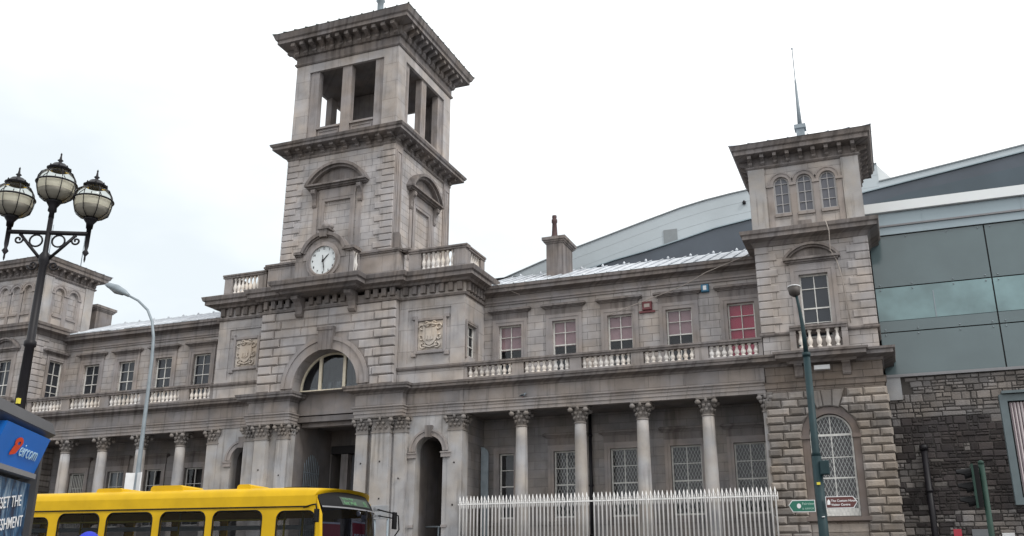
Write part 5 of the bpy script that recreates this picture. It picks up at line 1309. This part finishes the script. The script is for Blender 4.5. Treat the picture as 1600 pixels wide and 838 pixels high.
# ================================================================== bus
bus = thing('city_bus', 'yellow single-deck city bus with a green route display, seen from its side and front', 'bus', (-9.22, 14.297, 0), radians(6.03))
LEN, WID = 11.2, 2.25
sideF = lambda u, z, d: (-u, -d, z)           # near side, u = distance from the front
farF = lambda u, z, d: (-u, WID+d, z)
wins = [(.13, .86, 1.35, 2.70), (1.15, 2.12, 1.35, 2.72), (2.28, 3.2, 1.35, 2.72), (3.37, 4.34, 1.35, 2.72), (4.5, 5.4, 1.35, 2.72), (5.62, 6.5, 1.35, 2.66), (6.66, 7.6, 1.35, 2.72), (7.75, 8.7, 1.35, 2.72), (8.86, 10.6, 1.35, 2.72)]
def rounded(a_, b_, c_, d_, r=.11, n=5):
    P = []
    for cx_, cz_, s in ((b_-r, d_-r, 0), (a_+r, d_-r, pi/2), (a_+r, c_+r, pi), (b_-r, c_+r, 1.5*pi)):
        for i in range(n+1): P.append((cx_+r*cos(s+i*pi/2/n), cz_+r*sin(s+i*pi/2/n)))
    return P
a = MB()
for Fx in (sideF, farF):
    a.wall(Fx, .1, LEN, .32, 2.96, [(w0, w1, w2_, w3, False) for w0, w1, w2_, w3 in wins], .04)
    for w0, w1, w2_, w3 in wins:      # rounded corner fillets
        r = .13
        for cu, cz, s in ((w1-r, w3-r, 0), (w0+r, w3-r, pi/2), (w0+r, w2_+r, pi), (w1-r, w2_+r, 1.5*pi)):
            cor = (cu+r*(1 if cos(s+.78) > 0 else -1), cz+r*(1 if sin(s+.78) > 0 else -1))
            arc = [(cu+r*cos(s+i*pi/12), cz+r*sin(s+i*pi/12)) for i in range(7)]
            a.add([Fx(*cor, 0)]+[Fx(p[0], p[1], 0) for p in arc], [(0, i+1, i+2) for i in range(6)])
# roof with rounded cantrail and domed front
nA, nB = 17, 11
def roofpt(u, t):    # u dist from front (can be <0), t 0..1 across
    y = WID*t; e = min(t, 1-t)*WID
    zc = 2.96+.155*(1-max(0, 1-e/.16)**2)**.5 if e < .16 else 3.115+.035*sin(pi*(t*WID-.16)/(WID-.32))
    k = max(0, (1.0-u)/1.3); zc -= .05*k**2.2*(1 if e > .0 else 0)*(min(1, e/.14))
    return (-u, y, zc)
def bow(t): return .30*(1-abs(2*t-1)**2.6)
us = [LEN, LEN-.1, 9, 7, 5, 3, 2, 1.4, 1.0, .8, .6, .4, .25, .12, 0]
ts = [0, .01, .025, .045, .065, .12, .2, .3, .4, .5, .6, .7, .8, .88, .935, .955, .975, .99, 1]
vv = []; 
for u in us:
    for t_ in ts:
        k = max(0, 1-u/1.0); x, y, z = roofpt(u-(bow(t_)-.17)*k, t_); vv.append((x, y, z))
nt_ = len(ts)
a.add(vv, [(i*nt_+j, i*nt_+j+1, (i+1)*nt_+j+1, (i+1)*nt_+j) for i in range(len(us)-1) for j in range(nt_-1)], True)
a.add([(-LEN, 0, .32), (-LEN, WID, .32), (-LEN, WID, 3.1), (-LEN, 0, 3.1)], [(0, 1, 2, 3)])
a.box(-LEN, -.02, .02, WID-.02, .32, .40)
body = a.build('body', 'yellow', bus)
# side fillers up to the raked front (added after fx below)
def fx(t_, z):
    return bow(t_)+(.06 if z < 1.2 else .06-.10*(z-1.2)/1.4 if z < 2.6 else -.04-.16*((z-2.6)/.4)**2)
zz_ = [.32+(2.95-.32)*i/10 for i in range(11)]
for y_, mm in ((0, 'yellow'), (WID, 'yellow')):
    m = MB(); m.add([(x_, y_, z) for z in zz_ for x_ in (-.12, max(-.119, fx(0, z)))], [(2*i, 2*i+1, 2*i+3, 2*i+2) for i in range(10)]); m.build('front_corner', mm, bus)
def strip(z0, z1, nz, material, name, t0=0., t1=1., off=0., parent=bus, top=None):
    m = MB(); tt = [t0+(t1-t0)*i/24 for i in range(25)]; vv = []
    for k in range(nz+1):
        for t_ in tt:
            zt = z1 if top is None else top(t_); z = z0+(zt-z0)*k/nz; vv.append((fx(t_, z)+off, WID*t_, z))
    m.add(vv, [(k*25+j, k*25+j+1, (k+1)*25+j+1, (k+1)*25+j) for k in range(nz) for j in range(24)], True); return m.build(name, material, parent)
topc = lambda t_: 2.95+.115*(1-abs(2*t_-1)**3.5)
strip(.32, 1.15, 4, 'yellow', 'front_panel')
M['windscreen'] = glassmat('dark_windscreen_glass', (.26, .27, .32), (.01, .011, .016), .9, .01, 1.16)
ws = strip(1.15, 2.77, 6, 'windscreen', 'windscreen', .02, .98, .0)
dbx = strip(2.79, 2.9, 5, 'black', 'destination_box', .02, .98, .004, top=topc)
strip(2.765, 2.79, 1, 'greytrim', 'windscreen_top_trim', .02, .98, .02)
# yellow dome skin joining destination box to roof
m = MB(); tt = ts; vv = []
for k in range(6):
    q = k/5
    for t_ in tt:
        z0 = topc(t_); x0 = fx(t_, z0); xr, yr, zr = roofpt(-(bow(t_)-.17), t_)
        x = x0*(1-q)+xr*q+.02*sin(pi*q); z = z0*(1-q)+zr*q+.012*sin(pi*q); vv.append((x, WID*t_, z))
m.add(vv, [(k*nt_+j, k*nt_+j+1, (k+1)*nt_+j+1, (k+1)*nt_+j) for k in range(5) for j in range(nt_-1)], True); m.build('front_dome', 'yellow', bus)
for t0, t1, pm in ((0, .02, 'yellow'), (.98, 1.0, 'blackgloss')): strip(1.15, 2.95, 6, pm, 'windscreen_pillar', t0, t1)
m = MB(); m.box(fx(.5, 1.5)-.02, fx(.5, 1.5)+.0, WID/2-.02, WID/2+.02, 1.15, 2.76); m.build('windscreen_divider', 'blackgloss', bus)
# display
def fmat(t_, z, out=.012):
    p = Vector((fx(t_, z)+out, WID*t_, z)); q = Vector((fx(t_+.05, z)+out, WID*(t_+.05), z)); up = Vector((fx(t_, z+.1)+out, WID*t_, z+.1))-p
    xd = (q-p).normalized(); zd = xd.cross(up.normalized()); return plane_matrix(p, xd, zd)
strip(2.53, 2.79, 2, 'led_bg', 'display_screen', .24, .72, .012, dbx) if False else None
M['led_bg'] = mat('dim_green_display', (.03, .05, .035), .5, emit=((.02, .03, .022), .3))
strip(2.83, 2.97, 2, 'led_bg', 'display_screen', .22, .70, .010, bus)
for s_, t_, z, sz in (('An Port Thoir', .24, 2.925, .055), ('East Wall', .24, 2.845, .095), ('53', .57, 2.85, .13)):
    o = text('display_text', s_, sz, fmat(t_, z, .016), 'led', bus, ext=.001, bold=.001)
for w0, w1, w2_, w3 in wins:
    for Fx in (sideF, farF):
        m = MB(); m.add([Fx(w0, w2_, -.02), Fx(w1, w2_, -.02), Fx(w1, w3, -.02), Fx(w0, w3, -.02)], [(0, 1, 2, 3)]); o = m.build('side_window', 'pane_bus', bus)
        if Fx is sideF:
            m = MB(); P = rounded(w0, w1, w2_, w3, .13); m.tube([Fx(p[0], p[1], -.005) for p in P], .014, 5, True); m.build('window_seal', 'black', o)
m = MB(); m.box(-LEN, -.25, -.02, 0.01, 2.765, 2.785); m.build('rain_gutter', 'black', bus)
m = MB(); m.box(-LEN+.2, -.1, .1, WID-.1, .4, .5); m.box(-LEN+.2, -.1, .1, WID-.1, 2.86, 2.9); m.build('interior_lining', 'greytrim', bus)
m = MB(); m.box(-LEN+.5, -1.0, WID-.22, WID-.12, 2.50, 2.58); m.build('painted_light_strip', 'window_light', bus)  # added strip, its pale colour stands in for light inside the bus
for i in range(9):
    m = MB()
    for y0 in (.12, 1.5): m.box(-2.2-i*.95, -1.75-i*.95, y0, y0+.85, .85, .97); m.box(-2.25-i*.95, -2.17-i*.95, y0, y0+.85, .9, 1.55)
    m.build('seat_row', 'seat', bus)
m = MB()
for x in (-1.2, -3.9, -6.2): m.tube([(x, .9, .5), (x, .9, 2.86)], .018, 6); m.tube([(x, 1.6, .5), (x, 1.6, 2.86)], .018, 6)
m.tube([(-1, .6, 2.6), (-9, .6, 2.6)], .016, 6); m.build('grab_rails', 'yellowmark', bus)
# roof hatches
for u0, u1, h_, m_ in ((4.2, 4.78, .075, 'yellow'), (2.9, 3.6, .10, 'yellow'), (1.5, 1.8, .085, 'yellow')):
    m = MB(); Fz = [(u0, -.02), (u0+.02, h_*.7), (u0+.06, h_), (u1-.06, h_), (u1-.02, h_*.7), (u1, -.02)]
    m.add([(-p, .16, 3.11+q) for p, q in Fz]+[(-p, .85, 3.11+q) for p, q in Fz], [tuple(range(6)), tuple(range(6, 12)), *[(i, (i+1) % 6, 6+(i+1) % 6, 6+i) for i in range(6)]]); m.build('roof_hatch', m_, bus)
m = MB(); m.box(-4.6, -3.2, .9, 1.5, 3.1, 3.19); m.box(-1.25, -.75, .9, 1.5, 3.1, 3.2); m.build('roof_vent', 'black', bus)
# near-side mirror arm, far mirror
m = MB(); m.tube([(-.35, -.01, 2.76), (-.15, -.05, 2.80), (-.06, -.12, 2.80), (-.03, -.14, 2.72)], .014, 6); o = m.build('mirror_arm', 'black', bus)
m = MB(); m.cbox(lambda u, z, d: (u-.03, -.14-d, z), -.03, .03, 2.5, 2.72, -.05, .05, .015); m.build('mirror', 'black', o)
m = MB(); m.tube([(.06, WID-.03, 2.86), (.30, WID+.12, 2.80), (.34, WID+.36, 2.76), (.34, WID+.42, 2.5), (.28, WID+.30, 2.34)], .014, 6); m.tube([(.1, WID-.05, 2.74), (.32, WID+.22, 2.70)], .012, 6); o = m.build('mirror_arm', 'black', bus)
m = MB(); m.box(.30, .34, WID+.14, WID+.30, 2.50, 2.82); m.build('mirror', 'black', o)
# wipers, cards, ticket poster in windscreen
m = MB(); m.tube([(fx(.62, 1.2)+.03, WID*.62, 1.2), (fx(.60, 1.8)+.04, WID*.60, 1.8), (fx(.585, 2.3)+.03, WID*.5, 2.62)], .012, 6); m.tube([(fx(.3, 1.2)+.03, WID*.3, 1.2), (fx(.45, 1.65)+.04, WID*.45, 1.65)], .012, 6); m.build('wiper', 'black', bus)
m = MB(); m.lathe(fx(.47, 2.7)-.05, WID*.47, [(.02, 2.66), (.04, 2.69), (.04, 2.73), (.02, 2.76)], 10); m.build('interior_lamp', M['lampwhite'] if 'lampwhite' in M else 'white', bus)
for t0, t1, z0, z1, mm in ((.03, .2, 1.9, 2.49, 'redcard'), (.36, .63, 1.9, 2.54, 'redcard')):
    c_ = strip(z0, z1, 2, mm, 'windscreen_card', t0, t1, -.05); strip(z1, z1+.03, 1, 'white', 'card_header', t0+.01, t1, -.048, c_)
    if t0 > .3:
        text('card_text', 'BEAT', .17, fmat(t0+.02, z0+.33, -.043), 'whitetext', c_, ext=.001, bold=.004)
strip(2.57, 2.70, 1, 'blind_wht', 'permit_card', .52, .63, -.05)
# lower details out of frame
for x in (-2.0, -8.3):
    for y in (.12, WID-.12):
        m = MB(); n = 24; R = .48; w_ = .12
        prof = [(R*.55, -w_), (R*.9, -w_), (R, -w_*.7), (R, w_*.7), (R*.9, w_), (R*.55, w_)]
        vv = [(x+r*cos(2*pi*i/n), y+o2, R+r*sin(2*pi*i/n)) for r, o2 in prof for i in range(n)]
        m.add(vv, [(j*n+i, j*n+(i+1) % n, (j+1)*n+(i+1) % n, (j+1)*n+i) for j in range(5) for i in range(n)], True); wh = m.build('wheel', 'black', bus)
        m = MB(); vv = [(x+r*cos(2*pi*i/n), y+o2, R+r*sin(2*pi*i/n)) for r, o2 in ((R*.56, -.1), (R*.3, -.06), (R*.3, .06), (R*.56, .1)) for i in range(n)]
        m.add(vv, [(j*n+i, j*n+(i+1) % n, (j+1)*n+(i+1) % n, (j+1)*n+i) for j in range(3) for i in range(n)], True); m.build('rim', 'greytrim', wh)
for y in (.35, WID-.35):
    m = MB(); m.add([(fx(y/WID, .8)+.02, y+.13*cos(i*pi/8), .8+.13*sin(i*pi/8)) for i in range(16)], [tuple(range(16))]); m.build('headlight', 'headlamp', bus)
strip(.28, .5, 2, 'black', 'bumper', 0, 1, .04)

# ================================================================== bus stop sign behind the bus
bs = thing('bus_stop_sign', 'grey bus stop sign panel on a post just right of the bus front', 'sign', (-12.32, 21.5, 0))
a = MB(); a.tube([(.03, 0, 0), (.03, 0, 3.02)], .03, 8); a.tube([(.40, 0, 0), (.40, 0, 3.02)], .03, 8); a.build('post', 'galv', bs)
a = MB(); a.cbox(front(-.03), -.12, .42, 3.0, 3.34, -.01, .02, .006); a.build('panel', 'slab', bs)
text('sign_text', 'Bus', .13, plane_matrix((.0, -.056, 3.2), (1, 0, 0), (0, -1, 0)), 'slate', bs, ext=.001)
text('sign_text', 'Stop', .13, plane_matrix((.0, -.056, 3.05), (1, 0, 0), (0, -1, 0)), 'slate', bs, ext=.001)

# ================================================================== phone kiosk with poster
kd = Vector((-.509, .861, 0)); kn = Vector((.861, .509, 0))         # along the face (away), face normal
kk = thing('phone_kiosk', 'grey phone kiosk with a blue illuminated header and dark blue poster at the left edge', 'phone kiosk', (-6.62-.0775-.102+.0865, 6.02-.0458+.172-.146, .12))
def KF(u, z, d): p = -kd*u*-1+kn*d; return (p.x, p.y, z-.12)         # u negative = nearer the camera
a = MB()
for u0, u1 in ((-.01, .05), (-1.26, -1.06), (-2.40, -2.22)): a.fbox(KF, u0, u1, .12, 2.78, -.12, .03)
a.build('frame_post', 'kiosk_grey', kk)
a = MB(); a.add([KF(u, z, d) for u in (-2.45, .07) for z, d in ((2.715, -1.15), (2.715, .03), (2.76, .10), (2.86, .06), (2.90, -1.1))], [(0, 1, 2, 3, 4), (5, 6, 7, 8, 9), (0, 1, 6, 5), (1, 2, 7, 6), (2, 3, 8, 7), (3, 4, 9, 8), (4, 0, 5, 9)]); a.build('roof', 'kiosk_grey', kk)
a = MB()
for u0, u1 in ((-1.06, -.02), (-2.22, -1.26)):
    a.add([KF(u0, 2.71, .09), KF(u1, 2.71, .09), KF(u1, 2.42, .0), KF(u0, 2.42, .0), KF(u0, 2.71, -.1), KF(u1, 2.71, -.1), KF(u1, 2.42, -.1), KF(u0, 2.42, -.1)], [(0, 1, 2, 3), (4, 5, 6, 7), (0, 4, 7, 3), (1, 5, 6, 2), (0, 1, 5, 4), (3, 2, 6, 7)])
hd = a.build('header_panel', 'kiosk_blue', kk)
def kmat(u, z, d, tilt=0):
    m_ = plane_matrix(KF(u, z, d), kd, kn); return m_ @ Matrix.Rotation(tilt, 4, 'X')
tl_ = -math.atan(.09/.29)
text('header_text', 'eircom', .150, kmat(-.585, 2.51, .036, -tl_), 'logo_text', hd, ext=.002)
a = MB()
dd = lambda z: (z-2.42)/.29*.09+.006
cu, cz = -.66, 2.60
for i in range(20):
    t0, t1 = 2*pi*i/20, 2*pi*(i+1)/20
    w0_, w1_ = .32+.2*cos(t0+1), .32+.2*cos(t1+1)
    P = [(cu+.085*cos(t0), cz+.038*sin(t0)), (cu+.085*cos(t1), cz+.038*sin(t1)), (cu+.085*w1_*cos(t1), cz+.038*w1_*sin(t1)), (cu+.085*w0_*cos(t0), cz+.038*w0_*sin(t0))]
    a.add([KF(u, z, dd(z)) for u, z in P], [(0, 1, 2, 3)])
P = [(cu-.07, cz-.028), (cu+.065, cz-.03), (cu+.02, cz-.085), (cu-.09, cz-.105), (cu-.10, cz-.09)]; a.add([KF(u, z, dd(z)+.001) for u, z in P], [(0, 1, 2, 3, 4)])
a.build('logo', 'orange', hd)
a = MB(); a.fbox(KF, -1.1, -.12, 2.37, 2.41, -.1, .05); a.fbox(KF, -2.22, -1.26, 2.37, 2.41, -.1, .05); a.build('frame_rail', 'greytrim', kk)
a = MB(); a.fbox(KF, -1.06, -.01, .5, 2.34, -.08, -.02); po = a.build('poster', 'poster', kk); po['label'] = 'dark blue splash poster with white capital lettering'
a = MB(); a.fbox(KF, -2.22, -1.26, .5, 2.34, -.08, -.02); a.build('poster', 'poster', kk)
sh = Matrix.Rotation(radians(7), 4, 'Z')
def ktext(s_, sz, u, z): o = text('poster_text', s_, sz, kmat(u, z, -.012) @ sh, 'whitetext', po, ext=.001, align='RIGHT', bold=.0005)
ktext('RESET THE', .125, -.175, 2.154); ktext('REFRESHMENT', .125, -.075, 1.999)
a = MB(); a.fbox(KF, -2.4, 0, .12, .5, -.1, .0); a.build('base_panel', 'kiosk_grey', kk)
a = MB(); a.fbox(KF, -2.4, .0, .12, 2.78, -1.12, -1.06); a.build('rear_panel', 'kiosk_grey', kk)
a = MB(); a.fbox(KF, -.04, .02, .3, 2.75, -1.05, -.13); a.build('side_panel', 'kiosk_grey', kk)

# ================================================================== people
def person(loc, rz, label, H, top_m, leg_m, hair_m, cap=None, seated=False, group=None):
    o = thing('person', label, 'person', loc, rz)
    s = H/1.78
    J = {'pel': (0, 0, .95), 'ch': (0, 0, 1.25), 'nk': (0, .0, 1.47), 'nk2': (0, .01, 1.55),
         'shl': (-.19, 0, 1.42), 'ell': (-.25, .02, 1.14), 'wrl': (-.26, .1, .90), 'hal': (-.26, .13, .82),
         'shr': (.19, 0, 1.42), 'elr': (.25, .02, 1.14), 'wrr': (.26, .1, .90), 'har': (.26, .13, .82),
         'hpl': (-.1, 0, .90), 'knl': (-.11, .02, .50), 'anl': (-.11, -.02, .09), 'tol': (-.12, .14, .03),
         'hpr': (.1, 0, .90), 'knr': (.11, .05, .50), 'anr': (.11, .0, .09), 'tor': (.12, .16, .03)}
    R = {'pel': (.15, .11), 'ch': (.17, .115), 'nk': (.075, .07), 'nk2': (.055, .055), 'shl': (.07, .07), 'shr': (.07, .07), 'ell': (.047, .047), 'elr': (.047, .047), 'wrl': (.03, .03), 'wrr': (.03, .03), 'hal': (.04, .025), 'har': (.04, .025),
         'hpl': (.095, .095), 'hpr': (.095, .095), 'knl': (.06, .06), 'knr': (.06, .06), 'anl': (.042, .042), 'anr': (.042, .042), 'tol': (.035, .03), 'tor': (.035, .03)}
    if seated:
        for k, v in (('knl', (-.12, .42, .92)), ('knr', (.12, .42, .92)), ('anl', (-.12, .42, .52)), ('anr', (.12, .42, .52)), ('tol', (-.12, .56, .48)), ('tor', (.12, .56, .48)), ('wrl', (-.2, .25, 1.02)), ('wrr', (.2, .25, 1.02)), ('hal', (-.17, .32, 1.0)), ('har', (.17, .32, 1.0))): J[k] = v
    E = [('pel', 'ch'), ('ch', 'nk'), ('nk', 'nk2'), ('ch', 'shl'), ('shl', 'ell'), ('ell', 'wrl'), ('wrl', 'hal'), ('ch', 'shr'), ('shr', 'elr'), ('elr', 'wrr'), ('wrr', 'har'), ('pel', 'hpl'), ('hpl', 'knl'), ('knl', 'anl'), ('anl', 'tol'), ('pel', 'hpr'), ('hpr', 'knr'), ('knr', 'anr'), ('anr', 'tor')]
    ks = list(J); me = bpy.data.meshes.new('body'); me.from_pydata([Vector(J[k])*s for k in ks], [(ks.index(a_), ks.index(b_)) for a_, b_ in E], [])
    ob = bpy.data.objects.new('body', me); C.objects.link(ob)
    md = ob.modifiers.new('s', 'SKIN'); sd = ob.modifiers.new('u', 'SUBSURF'); sd.levels = sd.render_levels = 2
    for i, k in enumerate(ks): me.skin_vertices[0].data[i].radius = (R[k][0]*s, R[k][1]*s); me.skin_vertices[0].data[i].use_root = (k == 'pel')
    bpy.context.view_layer.update(); m2 = bpy.data.meshes.new_from_object(ob.evaluated_get(bpy.context.evaluated_depsgraph_get())); bpy.data.objects.remove(ob)
    m2.materials.clear()
    for q in (top_m, leg_m, 'skin', 'black'): m2.materials.append(M[q])
    for p in m2.polygons:
        c_ = p.center/s; p.use_smooth = True
        p.material_index = 0 if c_.z > .93 else (3 if c_.z < .1 and not seated else 1)
        if c_.z > 1.49 or (abs(c_.x) > .2 and c_.z < .92 and not seated): p.material_index = 2
    b = bpy.data.objects.new('body', m2); C.objects.link(b); b.parent = o
    # head (joined smoothly on the neck)
    hd_ = MB(); zc = 1.66*s; vv = []; n, m_ = 36, 24
    def hp(th, ph, g=0.):
        x = sin(ph)*cos(th); y = sin(ph)*sin(th); z = cos(ph)
        r = Vector((x*.075, y*.095, z*.118))
        if z < 0: r.x *= 1-.28*(-z)**1.5; r.y *= 1-.15*(-z)
        f = math.exp(-((th-pi/2)/.16)**2)
        r.y += f*(.024*math.exp(-((z+.12)/.16)**2)-.006*math.exp(-((z-.16)/.1)**2)+.008*math.exp(-((z+.48)/.06)**2))
        return (r*(1+g))*s+Vector((0, .015*s, zc))
    for j in range(m_+1):
        for i in range(n): vv.append(hp(2*pi*i/n, pi*j/m_))
    hd_.add(vv, [(j*n+i, j*n+(i+1) % n, (j+1)*n+(i+1) % n, (j+1)*n+i) for j in range(m_) for i in range(n)], True)
    for sx in (-1, 1): hd_.lathe(sx*.076*s, .01*s, [(.006, zc-.03*s), (.014, zc-.01*s), (.016, zc+.02*s), (.006, zc+.035*s)], 8)
    hd_.build('head', 'skin', o)
    for sx in (-1, 1):
        e = MB(); ex_, ey_, ez_ = sx*.030*s, .093*s, zc+.006; R0 = .0115
        e.lathe(ex_, ey_, [(R0*sin(pi*j/8), ez_-R0*cos(pi*j/8)) for j in range(1, 8)], 12); ee = e.build('eye', 'white', o)
        e = MB(); e.lathe(ex_, ey_+.0085, [(.0045*sin(pi*j/6), ez_-.0045*cos(pi*j/6)) for j in range(1, 6)], 10); e.build('iris', 'hairdark', ee)
        e = MB(); e.tube([(ex_-.016, .100*s, ez_+.020), (ex_, .105*s, ez_+.025), (ex_+.016, .100*s, ez_+.020)], .0028, 5); e.build('eyebrow', hair_m, o)
    e = MB(); e.tube([(-.022*s, .098*s, zc-.060*s), (0, .106*s, zc-.058*s), (.022*s, .098*s, zc-.060*s)], [.002, .005, .002], 6); e.build('mouth', 'lip', o)
    h_ = MB(); vv = []
    for j in range(9):
        for i in range(n):
            th = 2*pi*i/n; lim = (.62 if sin(th) < .2 else .36)*pi; vv.append(hp(th, lim*j/8, .075+.014*sin(9*th+j)+.012*random.random()))
    h_.add(vv, [(j*n+i, j*n+(i+1) % n, (j+1)*n+(i+1) % n, (j+1)*n+i) for j in range(8) for i in range(n)], True); h_.build('hair', hair_m, o)
    if cap:
        h_ = MB(); vv = []
        for j in range(9):
            for i in range(n): th = 2*pi*i/n; vv.append(hp(th, .42*pi*j/8, .15-.03*(j == 8)))
        h_.add(vv, [(j*n+i, j*n+(i+1) % n, (j+1)*n+(i+1) % n, (j+1)*n+i) for j in range(8) for i in range(n)], True); h_.build('cap', cap, o)
    for sx in (-1, 1):      # fingers
        f = MB(); hx, hy, hz = (sx*.26, .13, .82) if not seated else (sx*.17, .32, 1.0)
        for k in range(4):
            y0 = hy-.03+.02*k; f.tube([Vector((hx, y0, hz+.01))*s, Vector((hx-sx*.004, y0+.008, hz-.04))*s, Vector((hx-sx*.02, y0+.012, hz-.068-.006*(k in (1, 2))))*s], [.010, .009, .006], 6)
        f.tube([Vector((hx, hy+.03, hz+.04))*s, Vector((hx-sx*.01, hy+.055, hz+.01))*s, Vector((hx-sx*.015, hy+.06, hz-.02))*s], [.011, .01, .007], 6)
        f.build('fingers', 'skin', o)
    return o
person((-4.30, 4.28, .12), .6, 'person in a royal blue knitted cap standing between the kiosk and the bus', 1.715, 'coatnavy', 'trouser', 'hairdark', cap='bluecap')
person((-4.34, 3.98, .12), 2.6, 'brown-haired person in a brown jacket standing beside the phone kiosk', 1.655, 'coatbeige', 'trouser', 'hair')
pb = person((-13.35, 14.45, -.02), -1.5, 'dark-haired passenger sitting inside the bus behind its third side window', 1.74, 'coatnavy', 'trouser', 'hairdark', seated=True)
pb.location.z = .42
